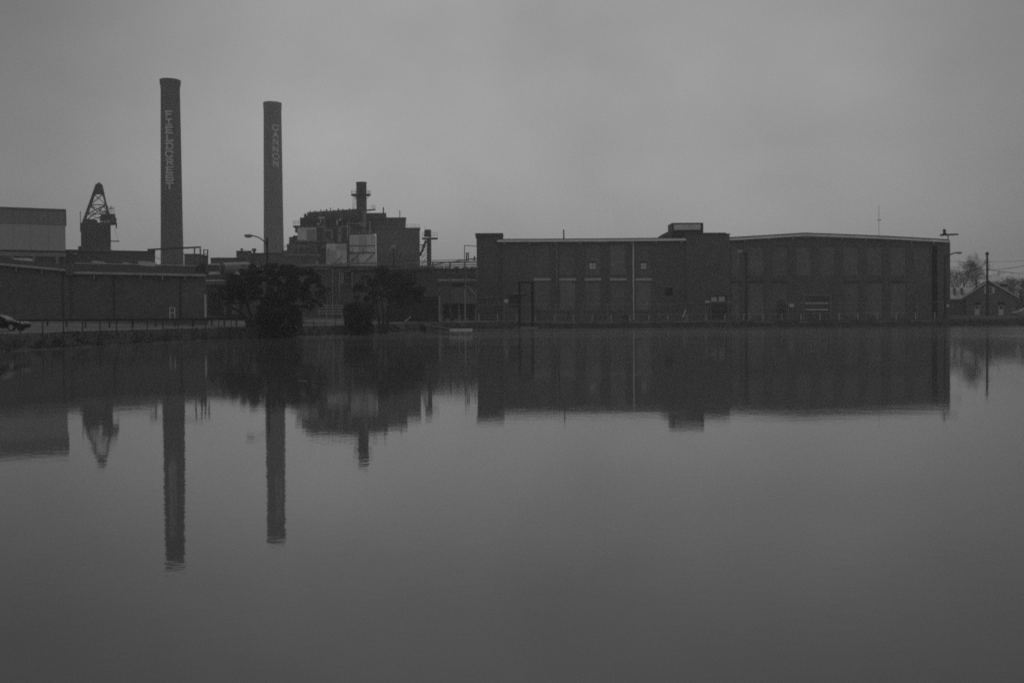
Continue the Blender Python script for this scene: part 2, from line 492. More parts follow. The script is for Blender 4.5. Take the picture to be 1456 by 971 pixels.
def pane_window(px0, py0, px1, py1, D, y, parent, glass=PALEGLASS, frame=DARK, cols=2, rows=2, t=0.09):
    x0, x1, z0, z1 = R(px0, py0, px1, py1, D)
    f = MB()
    f.box(x0, x1, y - .06, y + .04, z0, z0 + t).box(x0, x1, y - .06, y + .04, z1 - t, z1)
    f.box(x0, x0 + t, y - .058, y + .04, z0 + t, z1 - t).box(x1 - t, x1, y - .058, y + .04, z0 + t, z1 - t)
    for c in range(1, cols):
        xm = x0 + (x1 - x0) * c / cols; f.box(xm - t * .4, xm + t * .4, y - .05, y + .04, z0 + t, z1 - t)
    for c in range(1, rows):
        zm = z0 + (z1 - z0) * c / rows; f.box(x0 + t, x1 - t, y - .045, y + .038, zm - t * .4, zm + t * .4)
    w = f.build('window', frame, parent)
    pm = None
    for c in range(cols):
        for r in range(rows):
            dx, dz = (x1 - x0) * c / cols, (z1 - z0) * r / rows
            if pm is None:
                pm = MB().box(x0 + .01, x0 + (x1-x0)/cols - .01, y - .02, y + .036, z0 + .01, z0 + (z1-z0)/rows - .01).build('pane', glass, w)
            else: share(pm, 'pane', w, dx, 0, dz)
    return w
pane_window(837.5, 373.5, 847.5, 383, DM, DM + 0.15, mill, t=.06)
pane_window(911, 373.5, 919.5, 383, DM, DM + 0.15, mill, t=.06)
for a, b in ((837.5, 847.5), (911, 919.5)):
    MB().box(X(a, DM) - .15, X(b, DM) + .15, DM - 0.02, DM + 0.16, Zt(373.3, a), Zt(372, a)).build('lintel', DARK, mill)
pane_window(945.5, 409.5, 956.5, 420, DM, DM + 0.2, mill, mat('unlit_opening', .012, .9, .1, 1, 3, spec=.05), DARK, 2, 1, .07)
# eave: pale fascia with a darker roof edge above, brackets beneath
def roof_slab(pl, D, depth, parent, fascia=TRIM, over=0.7, th=0.42):
    """pl: pixel polyline of the fascia's lower edge, left to right"""
    pts = [(X(a, D - over), Z(b, D - over, a)) for a, b in pl]
    lo = [(x, z) for x, z in pts]; hi = [(x, z + th) for x, z in pts]
    f = MB().prism(lo + hi[::-1], D - over, D - over + 0.12)
    n_ = len(lo)
    f.v = [(v[0], v[1] + (.32 if (i % (2 * n_)) >= n_ else 0), v[2]) for i, v in enumerate(f.v)]
    f.build('fascia', fascia, parent)
    rl = [(x, z + 0.1) for x, z in pts]; rh = [(x, z + th + 0.22) for x, z in pts]
    rr = MB().prism(rl + rh[::-1], D - over + 0.45, D + depth).build('roof', ROOF, parent)
    return rr
roof_slab([(707.5, 344.2), (845, 343.6), (976, 342.2)], DM, 34, mill)
br0 = None
for i in range(8):
    a = 717.5 + i * 35.8
    if br0 is None:
        x = X(a, DM); br0 = MB().prism([(x-.18, EZ1), (x+.18, EZ1), (x+.18, EZ1-.55), (x-.18, EZ1-.55)], DM - .55, DM - .005).build('bracket', TRIMD, mill)
    elif a < 972: share(br0, 'bracket', mill, X(a, DM) - X(717.5, DM), 0, 0.0)
MB().box(X(899.6, DM), X(901.5, DM), DM - .32, DM - .05, GM, EZ1 - .02).build('downspout', TRIM, mill)
MB().box(X(790.7, DM), X(792.2, DM), DM - .3, DM - .05, Zt(408, 791), EZ1 - .02).build('downspout', TRIMD, mill)
MB().tube((X(804.4, DM), DM + 6, EZ1 + .3), (X(804.4, DM), DM + 6, Z(326.5, DM + 6, 804)), .14).build('vent_pipe', STEEL, mill)
# side door with canopy and electrical box near the left tower
x0, x1, z0, z1 = R(724.5, 419, 738, 437, DM)
MB().box(x0, x1, DM - .05, DM + .2, z0, z1).build('louvre_vent', DARK, mill)
x0, x1, z0, z1 = R(727, 416.5, 746, 418.2, DM)
MB().box(x0, x1, DM - 1.2, DM, z0, z1).build('canopy', TRIMD, mill)
x0, x1, z0, z1 = R(717, 425.5, 722.5, 431, DM)
MB().box(x0, x1, DM - .25, DM - .002, z0, z1).build('electrical_box', TRIM, mill)

# left tower
zt = Zt(331.5, 696)
MB().box(xA, xB - .003, DM + .5, DM + 9, GM - .2, zt - .7).build('stair_tower', mat('brick_tower', .125, .9, .3, .2, 1.6, 'brick'), mill)  # tower brick a tone darker than the wing walls
MB().box(xA - .22, xB + .18, DM + .28, DM + 9.2, zt - .7, zt - .1).build('tower_parapet', mat('brick_cap', .11, .9, .25, .3, 2, 'brick'), mill)
MB().box(xA - .3, xB + .26, DM + .2, DM + 9.3, zt - .1, zt).build('coping', STEEL, mill)
MB().prism([(xA, Zt(425, 690)), (xB, Zt(421.5, 705)), (xB, Zt(420.5, 705)), (xA, Zt(424, 690))], DM + .3, DM + .5).build('handrail', TRIMD, mill)

# centre tower block with its penthouse
ztc = Zt(333, 1005)
x0d, x1d = X(1007.5, DM), X(1033, DM)
door = (x0d, x1d, GM - .2, Zt(420.5, 1020))
mb = MB()
wall_face(mb, xC + .003, xD, GM - .2, ztc, DM - .45, [door], .5)
mb.box(xC + .003, xD, DM + .05, DM + 12, GM - .2, ztc)
mb.box(xC + .003, xC + .3, DM - .45 + .001, DM + .05, GM - .2, ztc).box(xD - .3, xD, DM - .45 + .001, DM + .05, GM - .2, ztc)
mb.build('entrance_tower', BRICK, mill)
MB().box(xC - .1, X(1031.5, DM), DM - .6, DM + 12.1, ztc, ztc + .22).build('coping', STEEL, mill)
MB().box(X(1031.5, DM) + .005, xD + .12, DM - .6, DM + 12.1, ztc - .12, ztc + .04).build('coping', STEEL, mill)
x0, x1, z0, z1 = R(1009, 430, 1031.5, 452, DM)
dd = MB().box(x0, (x0+x1)/2 - .01, DM - .1, DM - .02, GM, z1).build('door', DARK, mill)
share(dd, 'door', mill, (x1 - x0)/2 + .01)
MB().box(x0d, x1d, DM - .22, DM - .02, z1 + .002, z1 + .28).build('door_head', TRIMD, mill)
pane_window(1010.5, 421.6, 1019.6, 428.6, DM, DM - .12, mill, PALEGLASS, DARK, 2, 1, .07)
pane_window(1021, 420.9, 1030.6, 428.6, DM, DM - .12, mill, PALEGLASS, DARK, 2, 1, .07)
for a, b, c, d in ((1001, 427.8, 1007.6, 430.6), (1033.8, 427.8, 1038.4, 430.8)):
    x0, x1, z0, z1 = R(a, b, c, d, DM)
    MB().box(x0, x1, DM - .9, DM - .452, z0, z1).build('wall_lamp', LENS if a < 1010 else TRIMD, mill)
# penthouse: open dark frame with a pale panel
ph = MB()
x0, x1, z0, z1 = R(955.5, 317, 1000, 336, DM + 3)
ph.box(x0, x1, DM + 3, DM + 8, z1 - .4, z1).box(x0, x0 + .7, DM + 3.003, DM + 7.99, z0, z1 - .4).box(x1 - .75, x1, DM + 3.003, DM + 7.99, z0, z1 - .4)
ph.box(x0 + .7, x1 - .75, DM + 3.05, DM + 7.9, z0, Z(328, DM + 3, 975)).box(x0 + .7, x1 - .75, DM + 5, DM + 7.9, Z(328, DM + 3, 975) + .001, z1 - .4)
pho = ph.build('penthouse', DARK, mill)
x0, x1, z0, z1 = R(958, 319, 996, 327, DM + 2.9)
MB().box(x0, x1, DM + 2.85, DM + 2.99, z0, z1).build('pale_panel', TRIM, pho)
MB().prism([(X(942, DM), Zt(338, 945)), (X(956, DM), Zt(338, 945)), (X(956, DM), Zt(328.5, 955)), (X(951, DM), Zt(328.8, 952)), (X(942, DM), Zt(333.5, 942))], DM + 2, DM + 5).build('roof_hood', STEEL, mill)

# right wing
EZ2 = Zt(346, 1190)
rpx = [(1037.5, 342), (1090, 339), (1145, 335.5), (1200, 337.5), (1260, 340), (1351.5, 345)]
holes2, panels2 = [], []
bays = [1064.5 + i * 33.6 for i in range(8)]
bz = lambda py, px: Zt(py, px)
for i, a in enumerate([1040] + bays):
    wpx = 13 if i == 0 else 22.5
    x0, x1 = X(a, DM), X(a + wpx, DM)
    u = (x0, x1, bz(392, a), bz(350.5 if i else 352, a)); holes2.append(u); panels2.append(u)
    if 1130 < a < 1160: continue
    if a > 1290: continue
    l = (x0, x1, bz(449, a), bz(401, a)); holes2.append(l); panels2.append(l)
ld = (X(1144.5, DM), X(1179.5, DM), GM - .2, Zt(421, 1162)); holes2.append(ld)
panels2 = [p for p in panels2 if not (p[2] < ld[3] and p[0] < ld[1] and p[1] > ld[0])]
holes2 = [h for h in holes2 if h is ld or not (h[2] < ld[3] and h[0] < ld[1] and h[1] > ld[0])]
xR = X(1331, DM)
slot = (X(1325, DM), X(1333, DM), GM - .2, Zt(347.5, 1329)); holes2.append(slot)
mb = MB()
zlow = Zt(350.4, 1190) 
zl = min(EZ2, Zt(349, 1330))
wall_face(mb, xD + .003, xE, GM - .2, zl, DM, [h if h[3] < zl else (h[0], h[1], h[2], zl - .05) for h in holes2], .3)
mb.box(xD + .003, xE, DM + .3, DM + 40, GM - .2, zl)
top = [(X(a, DM), Z(b + 1.2, DM, a)) for a, b in rpx]
mb.prism([(xD + .003, zl), (xE, zl)] + [(xE, top[-1][1] + .2)] + [(x, z + .2) for x, z in top[1:-1]][::-1] + [(xD + .003, top[0][1] + .2)], DM, DM + 40)
mb.build('wall', BRICK, mill)
MB().box(slot[0] + .01, slot[1] - .01, DM + .2, DM + .296, GM - .2, zl - .06).build('recess_shade_panel', mat('unlit_opening', .012, .9, .1, 1, 3, spec=.05), mill)  # near-black panel added to paint the shade inside the slot
for p in panels2:
    z1_ = min(p[3], zl - .05)
    MB().box(p[0] + .002, p[1] - .002, DM + 0.17, DM + 0.298, p[2] + .002, z1_ - .002).build('infill_panel', random.choice(INFILL[:2]), mill)
    if p[3] < Zt(395, 1100):
        MB().box(p[0] - .1, p[1] + .1, DM - .06, DM + .16, p[3] - .06, p[3] + .16).build('lintel', DARK, mill)
fm_ = MB().prism([(x, z) for x, z in [(X(a, DM - .7), Z(b, DM - .7, a)) for a, b in rpx]] + [(x, z + .42) for x, z in [(X(a, DM - .7), Z(b, DM - .7, a)) for a, b in rpx]][::-1], DM - .7, DM - .58)
fm_.v = [(v[0], v[1] + (.32 if (i % (2 * len(rpx))) >= len(rpx) else 0), v[2]) for i, v in enumerate(fm_.v)]
fm_.build('fascia', TRIM, mill)
rp = [(X(a, DM - .7), Z(b, DM - .7, a)) for a, b in rpx]
MB().prism([(x, z + .1) for x, z in rp] + [(x, z + .68) for x, z in rp][::-1], DM - .25, DM + 40).build('roof', ROOF, mill)
for a in (1058, 1093, 1127, 1144, 1161, 1196, 1230, 1261, 1295, 1326):
    zz = [Z(b0 + (b1-b0)*(a-a0)/(a1-a0), DM, a) for (a0, b0), (a1, b1) in zip(rpx, rpx[1:]) if a0 <= a <= a1][0]
    share(br0, 'bracket', mill, X(a, DM) - X(717.5, DM), 0, zz - EZ1 - .05)
# loading door: frame and slats
x0, x1, z0, z1 = ld
fr = MB().box(x0 - .35, x0 - .002, DM - .12, DM + .2, GM, z1 + .4).box(x1 + .002, x1 + .35, DM - .12, DM + .2, GM, z1 + .4).box(x0 - .002, x1 + .002, DM - .12, DM + .2, z1 + .002, z1 + .4)
ldo = MB().box(x0, x1, DM + .2, DM + .26, GM, z1).build('loading_door', DARK, mill)
fr.build('door_frame', BRICK2, mill)
sl0 = None
nsl = 6
hs = (z1 - GM) / nsl
for i in range(nsl):
    sl = MB().box(x0 + .12, x1 - .12, DM + .1, DM + .19, GM + i*hs + .05, GM + (i+1)*hs - .05).build('door_slat', STEEL, ldo)
for py in (431, 440.3):
    MB().box(x0 + .1, x1 - .2, DM + .04, DM + .098, Zt(py, 1160) - .14, Zt(py, 1160) + .1).build('door_bar', TRIM, ldo)
x0, x1, z0, z1 = R(1105, 426, 1117.5, 452, DM)
arch = [(x0, GM), (x1, GM)] + [((x0+x1)/2 + (x1-x0)/2*math.cos(t), z1 - .8 + .8*math.sin(t)) for t in [math.pi*i/8 for i in range(9)]]
MB().prism(arch, DM - .02, DM + .28).build('door', mat('grey_painted_door', .085, .8, .3, .5, 4), mill)
x0, x1, z0, z1 = R(1122.5, 432.5, 1128.5, 436.5, DM)
MB().box(x0, x1, DM - .2, DM - .002, z0, z1).build('electrical_box', TRIM, mill)
x0, x1, z0, z1 = R(1345, 433, 1348.5, 437, DM)
MB().box(x0, x1, DM - .35, DM - .002, z0, z1).build('wall_lamp', LENS, mill)

# siren arm on the right corner of the roof
sr = thing('roof_siren', W(1348, 339, DM + 3), 'dark siren on a horizontal arm at the right end of the mill roof', 'siren')
MB().tube(W(1348, 342, DM+3), W(1348, 334, DM+3), .12).build('post', GALV, sr)
MB().tube(W(1337, 334.5, DM+3), W(1362.5, 333.3, DM+3), .2, .16).build('arm', DARK, sr)
a = W(1343, 330.5, DM+3)
MB().lathe((a.x, a.y), [(.35, a.z-.6), (.4, a.z-.2), (.22, a.z), (.32, a.z+.35), (.05, a.z+.7)], 10).build('horn', DARK, sr)
MB().tube(W(1341, 330, DM+3), W(1341, 325.5, DM+3), .05).build('spike', DARK, sr)

# ------------------------------------------------------------------ left brick shed and what stands behind it
GL = 2.2
DL = 116.0
fs = Fr(104, DL, 24)
shed = turned('brick_shed', fs, GL, 'low dark brick shed with pale sloping eaves beside the street on the left', 'shed')
xs0, xs1, xs3 = fs.s(-170), fs.s(99), fs.s(293.5)
pl1 = [(-170, 362.5), (0, 377.2), (95, 386)]
pl2 = [(104, 389.5), (200, 391.2), (293, 393.2)]
def shed_wall(a, b, pl, y):
    t = [(fs.s(p), fs.z(q, p)) for p, q in pl]
    t[0] = (a, t[0][1]); t[-1] = (b, t[-1][1])
    return MB().prism([(a, GL - .9), (b, GL - .9)] + [(x, z + .05) for x, z in t][::-1], y, y + 14)
shed_wall(xs0, xs1, pl1, 0).build('wall', BRICK3, shed)
shed_wall(xs1 + .003, xs3, [(99, 389.5)] + pl2[1:], .4).build('wall', BRICK3, shed)
def shed_roof(pl, th, rise, back, y):
    pts = [(fs.s(a, b, y - .6), fs.z(b, a, y - .6)) for a, b in pl]
    MB().prism(pts + [(x, z + th) for x, z in pts][::-1], y - .6, y - .5).build('fascia', mat('dull_white_board', .5, .7, .3, .4, 3), shed)
    mb = MB(); n = len(pts)
    mb.v += [(x, y - .495, z + .08) for x, z in pts] + [(x, y - .495, z + th + .03) for x, z in pts] + [(x, y + back, z + rise) for x, z in pts] + [(x, y + back, z + rise - .4) for x, z in pts]
    for r in range(4):
        for i in range(n - 1):
            a, b = r * n + i, ((r + 1) % 4) * n + i
            mb.f.append((a, a + 1, b + 1, b))
    mb.f += [(0, n, 2*n, 3*n), (n-1, 4*n-1, 3*n-1, 2*n-1)]
    mb.build('roof', ROOFDK, shed)
shed_roof(pl1, .3, 1.45, 12, 0)
shed_roof(pl2, .3, 1.85, 12, .4)
rz = [(fs.s(a), fs.z(b, a, -.2) + 1.85) for a, b in pl2]
MB().prism([(x, z + .02) for x, z in rz] + [(x, z + .2) for x, z in rz][::-1], 12.1, 12.5).build('ridge_flashing', mat('dull_white_board', .5, .7, .3, .4, 3), shed)
for a in (88.5, 161, 256):
    e = 0 if a < 99 else .4
    MB().box(fs.s(a), fs.s(a + 1.7), e - .12, e - .002, GL, fs.z(393 if a > 99 else 388, a)).build('downspout', DARK, shed)
for a, b in ((24, 380.5), (60, 384), (134, 391.5), (200, 392.5), (231, 393), (263, 393.5)):
    x, z = fs.s(a), fs.z(b, a)
    MB().box(x - .08, x + .08, -.45, -.01 + (.4 if a > 99 else 0), z - .5, z + .05).build('bracket', TRIMD, shed)
MB().box(xs1 - .4, xs1 + .4, -.7, 3, fs.z(392, 99), fs.z(375, 99)).build('party_wall', BRICK3, shed)
MB().box(fs.s(289), fs.s(296.5), 3, 9, fs.z(395, 294), fs.z(374.5, 294)).build('roof_box', DARK, shed)
MB().box(xs0, xs3, -1.9, -.003, GL - .9, GL + .12).build('plinth_walk', WALK, shed)
MB().box(fs.s(290.8), fs.s(293.4), .1, .395, GL - .1, fs.z(419, 292)).build('corner_pipe', TRIM, shed)

# loose pale pieces on the roof
for i, (a, b, c, d, lab) in enumerate([(133, 371.5, 150, 374.5, 'left-hand'), (175, 373.6, 189, 376.2, 'middle'), (199, 371.5, 221, 374.2, 'right-hand')]):
    x0, x1, z0, z1 = R(a, b, c, d, DL + 15)
    MB().prism([(x0, z0 - .5), (x1, z0 - .6), (x1, z1 - .2), (x0 + .4, z1), (x0, z1 - .1)], DL + 14.4, DL + 15.4).build('roof_hatch', TRIM, None, lab + ' pale hatch lying on the dark shed roof', 'hatch', 'pale pieces on the shed roof')
x0, x1, z0, z1 = R(22, 367.5, 41, 371.5, DL + 13)
MB().box(x0, x1, DL + 12.5, DL + 14, z0 - .6, z1, ).build('roof_duct', TRIM, None, 'pale duct box on the shed roof below the metal building', 'duct')
x0, x1, z0, z1 = R(2, 362, 17, 370, DL + 13)
MB().lathe(((x0+x1)/2, DL + 13.4), [((x1-x0)/2, z0 - .8), ((x1-x0)/2, z0 + .3), ((x1-x0)/2*.7, z1 - .1), ((x1-x0)/2*.25, z1)], 14).build('roof_ventilator', STEEL, None, 'round dark ventilator on the shed roof at the left edge', 'ventilator')

# pale metal building at the far left
DP = 160.0
fm = Fr(94.5, DP, 25)
pm = turned('metal_building', fm, 2.0, 'tall pale building with banded metal siding at the left edge', 'building')
xq0, xq1 = fm.s(-140), 0.0
zz = lambda py: fm.z(py, 94.5)
for i in range(9):                                         # siding sheets, upper and lower courses
    xa, xb = xq0 + (xq1 - xq0) * i / 9, xq0 + (xq1 - xq0) * (i + 1) / 9 - .03
    MB().box(xa, xb, 0, .1, zz(320.5), zz(299.5)).build('siding_sheet', SIDING2, pm)
    MB().box(xa, xb, .06, .15, zz(357), zz(320.7)).build('siding_sheet', SIDING, pm)
MB().box(xq0, xq1 - .1, .16, 30, 1.5, zz(299.5)).build('wall', STEEL, pm)
MB().box(xq0, xq1 + .1, -.2, 30.2, zz(299.4), zz(297.8)).build('roof_edge', TRIMD, pm)
MB().box(xq0, xq1, -.06, .158, zz(359.4), zz(357.1)).build('dark_trim', DARK, pm)
MB().box(xq0, xq1, -.02, .156, zz(365.5), zz(359.6)).build('lower_panel', SIDING2, pm)
for a in (-30, 15, 47, 80):
    MB().box(fm.s(a), fm.s(a + 4), -.3, .155, 1.5, zz(365.6)).build('column', SIDING2, pm)

# long dark wall behind the shed, portal frame on the roof
DK = 175.0
fk = Fr(221, DK, 22)
bk = turned('flat_roofed_building', fk, 2.0, 'long low dark flat-roofed building behind the shed, under the derrick', 'building')
x0, x1 = fk.s(80), 0.0
MB().box(x0, x1, 0, 18, 1.5, fk.z(357.2, 160)).build('wall', mat('brick_back', 0.15, .9, .25, .15, 1.6, 'brick'), bk)
MB().box(x0, x1 + .1, -.2, 18.2, fk.z(357.2, 160), fk.z(356.2, 160)).build('coping', STEEL, bk)
MB().box(fk.s(112), fk.s(158), -.3, 6, fk.z(357.5, 130), fk.z(350.6, 130)).build('roof_block', mat('brick_block', 0.22, .9, .25, .15, 1.6, 'brick'), bk)
MB().box(x0, x1, -.15, -.002, fk.z(371.8, 160), fk.z(370.6, 160)).build('gutter', TRIMD, bk)
a, b, c, d = fk.rect(105, 360.3, 109.5, 362.3)
MB().box(a, b, -.6, -.002, c, d).build('flood_lamp', LENS, bk)
DF = 134.0
pf = thing('roof_portal_frame', W(248, 374, DF), 'open steel portal frame standing on the shed roof before the left chimney', 'frame')
MB().tube(W(210, 355.2, DF), W(285.5, 351.6, DF), .16, k=4).build('beam', STEEL, pf)
MB().tube(W(211, 357.5, DF), W(218, 357, DF), .3, k=4).build('bracket', STEEL, pf)
for a in (219.5, 276.5, 284.8):
    MB().tube(W(a, 353.5, DF), W(a, 376, DF), .11, k=4).build('post', STEEL, pf)
MB().tube(W(220, 366, DF), W(229, 369, DF), .04, k=4).build('brace', STEEL, pf)
pf2 = thing('roof_ladder_frame', W(292, 378, DF), 'narrow upright steel ladder frame at the right end of the shed roof', 'ladder')
for a in (289.8, 295.2): MB().tube(W(a, 354.8, DF), W(a, 378, DF), .1, k=4).build('stile', STEEL, pf2)
for b in (355.5, 361, 366.5, 372): MB().tube(W(289.8, b, DF), W(295.2, b, DF), .06, k=4).build('rung', STEEL, pf2)
# white ladder stand and pale pipe against the shed
DS = DL - 3
lad = thing('white_ladder_stand', W(245, 451, DS), 'small white H-shaped ladder stand in front of the shed wall', 'ladder')
for a in (241.5, 248.3): MB().tube(W(a, 437, DS), (X(a, DS), DS, GL - .1), .06, k=4).build('stile', TRIM, lad)
for b in (437.3, 445): MB().tube(W(241.5, b, DS), W(248.3, b, DS), .05, k=4).build('rung', TRIM, lad)

# ------------------------------------------------------------------ derrick on a dark tank house
DT = 300.0
der = thing('derrick_tower', W(137, 440, DT), 'dark boxy hoist house topped by a tapering lattice derrick, left of the chimneys', 'derrick')
der.location.z = 2
x0, x1, z0, z1 = R(115, 316.5, 157.5, 356, DT)
zb = 2.0
hb = MB()
hb.box(x0, x1, DT, DT + 9, zb, z1)
for i in range(7): hb.box(x0 + (x1-x0)*(i+.5)/7 - .15, x0 + (x1-x0)*(i+.5)/7 + .15, DT - .12, DT - .002, zb, z1 - .5)
hb.v = [(v[0] - .43 * max(0, v[1] - DT), v[1], v[2]) for v in hb.v]
hb.build('hoist_house', mat('black_cladding', .035, .8, .3, .3, 2, streak=True), der)
MB().box(x0 + .4, X(132, DT), DT + .5, DT + 4, z1, Z(311.5, DT, 125)).build('upper_cabin', DARK, der)
MB().lathe((X(147.5, DT), DT + 4), [(2.4, z1 - .3), (2.6, Z(309, DT, 147)), (1.9, Z(303.5, DT, 147)), (.5, Z(301.5, DT, 147))], 10).build('winch_drum', DARK, der)
MB().box(X(152, DT), X(159, DT), DT + 1, DT + 3, z1 - .2, Z(305, DT, 155)).build('side_cabin', DARK, der)
for a, b in ((143, 147), (149, 151), (153, 156)):
    MB().box(X(a, DT), X(b, DT), DT + .2, DT + .5, z1 - .2, z1 + .5).build('white_fitting', TRIM, der)
ap = W(141, 262, DT + 3.3)
bs = [W(118, 316.5, DT + .6), W(158, 316.5, DT + .6), W(119.5, 316.5, DT + 6), W(156, 316.5, DT + 6)]
tp = [ap + Vector((-.55, -.6, 0)), ap + Vector((.55, -.6, 0)), ap + Vector((-.55, .6, 0)), ap + Vector((.55, .6, 0))]
for b, t in zip(bs, tp):
    MB().tube(b, t, .34, .26, 4).build('leg', DARK, der)
def lp(i, t): return bs[i].lerp(tp[i], t)
for t in (.22, .46, .74):
    g = MB()
    for i, j in ((0,1), (1,3), (3,2), (2,0)): g.tube(lp(i, t), lp(j, t), .13, k=4)
    g.build('girt', DARK, der)
for t0, t1 in ((0, .22), (0, .46), (.22, .46), (.46, .74), (.74, .95)):
    g = MB()
    for i, j in ((0,1), (1,3), (3,2), (2,0)):
        g.tube(lp(i, t0), lp(j, t1), .11, k=4); g.tube(lp(j, t0), lp(i, t1), .11, k=4)
    g.build('cross_brace', DARK, der)
for sgn in (0, 1):
    g = MB()
    for t0 in [i / 12 for i in range(12)]:
        a0, b0 = lp(0 if sgn == 0 else 1, t0), lp(2 if sgn == 0 else 3, min(1, t0 + .08))
        g.tube(a0, a0.lerp(b0, .4) + Vector((0, 0, .6)), .06, k=4)
    g.build('side_lacing', DARK, der)
MB().tube(ap + Vector((0, 0, -3)), ap + Vector((0, 0, -.3)), 1.25, .75, 6).tube(ap + Vector((0, 0, -.3)), ap + Vector((0, 0, .5)), .75, .3, 6).build('crown_block', DARK, der)
rnd = random.Random(9)
for _ in range(12):
    a, b = rnd.uniform(134, 158), rnd.uniform(296, 314)
    MB().tube(W(a, b, DT + rnd.uniform(.5, 4)), W(a + rnd.uniform(-5, 5), b - rnd.uniform(2, 9), DT + rnd.uniform(.5, 4)), rnd.uniform(.08, .2), None, 4).build('strut', DARK, der)
MB().tube(W(131, 275.5, DT + 4), W(148, 275.5, DT + 4), .12, k=4).build('crown_bar', DARK, der)
MB().tube(W(114.3, 301, DT + 1), W(114.3, 330, DT + 1), .12, k=4).build('side_pole', DARK, der)
MB().path([W(157, 317, DT + 2), W(165.5, 317, DT + 2), W(165.5, 325, DT + 2)], .22, 4).build('side_arm', DARK, der)
MB().tube(W(157, 343.2, DT + 2), W(169.5, 343.2, DT + 2), .22, k=4).build('side_arm', DARK, der)
MB().tube(W(163, 325, DT + 2), W(168, 343, DT + 2), .04, k=4).build('cable', DARK, der)
g = MB()
for a in (156, 159, 162): g.tube(W(a, 306, DT + 3), W(a, 296, DT + 3), .06, k=4)
for b in (297, 300.5): g.tube(W(155, b, DT + 3), W(163, b, DT + 3), .06, k=4)
g.tube(W(154, 305.5, DT + 3), W(164, 305.5, DT + 3), .3, k=4)
g.build('railing', DARK, der)

# ------------------------------------------------------------------ chimneys with painted lettering
GLY = {
 'F': [(.15,0,.15,1),(0,1,1,1),(.15,.5,.75,.5)],
 'I': [(.5,0,.5,1),(.1,0,.9,0),(.1,1,.9,1)],
 'E': [(.15,0,.15,1),(0,1,1,1),(.15,.5,.8,.5),(0,0,1,0)],
 'L': [(.2,0,.2,1),(0,0,1,0),(1,0,1,.22)],
 'D': [(.2,0,.2,1),(0,0,.75,0),(0,1,.75,1),(.75,0,1,.25),(1,.25,1,.75),(1,.75,.75,1)],
 'C': [(1,.75,.75,1),(.75,1,.25,1),(.25,1,0,.75),(0,.75,0,.25),(0,.25,.25,0),(.25,0,.75,0),(.75,0,1,.25),(1,.75,1,1)],
 'R': [(.2,0,.2,1),(0,1,.8,1),(.8,1,1,.85),(1,.85,1,.62),(1,.62,.8,.48),(.8,.48,.2,.48),(.5,.48,1,0)],
 'S': [(1,.8,.82,1),(.82,1,.18,1),(.18,1,0,.83),(0,.83,0,.66),(0,.66,.18,.52),(.18,.52,.82,.5),(.82,.5,1,.35),(1,.35,1,.17),(1,.17,.82,0),(.82,0,.18,0),(.18,0,0,.2)],
 'T': [(.5,0,.5,1),(0,1,1,1)],
 'A': [(.1,0,.5,1),(.9,0,.5,1),(.26,.36,.74,.36)],
 'N': [(.12,0,.12,1),(.88,0,.88,1),(.12,1,.88,0)],
 'O': [(1,.75,.75,1),(.75,1,.25,1),(.25,1,0,.75),(0,.75,0,.25),(0,.25,.25,0),(.25,0,.75,0),(.75,0,1,.25),(1,.25,1,.75)],
}
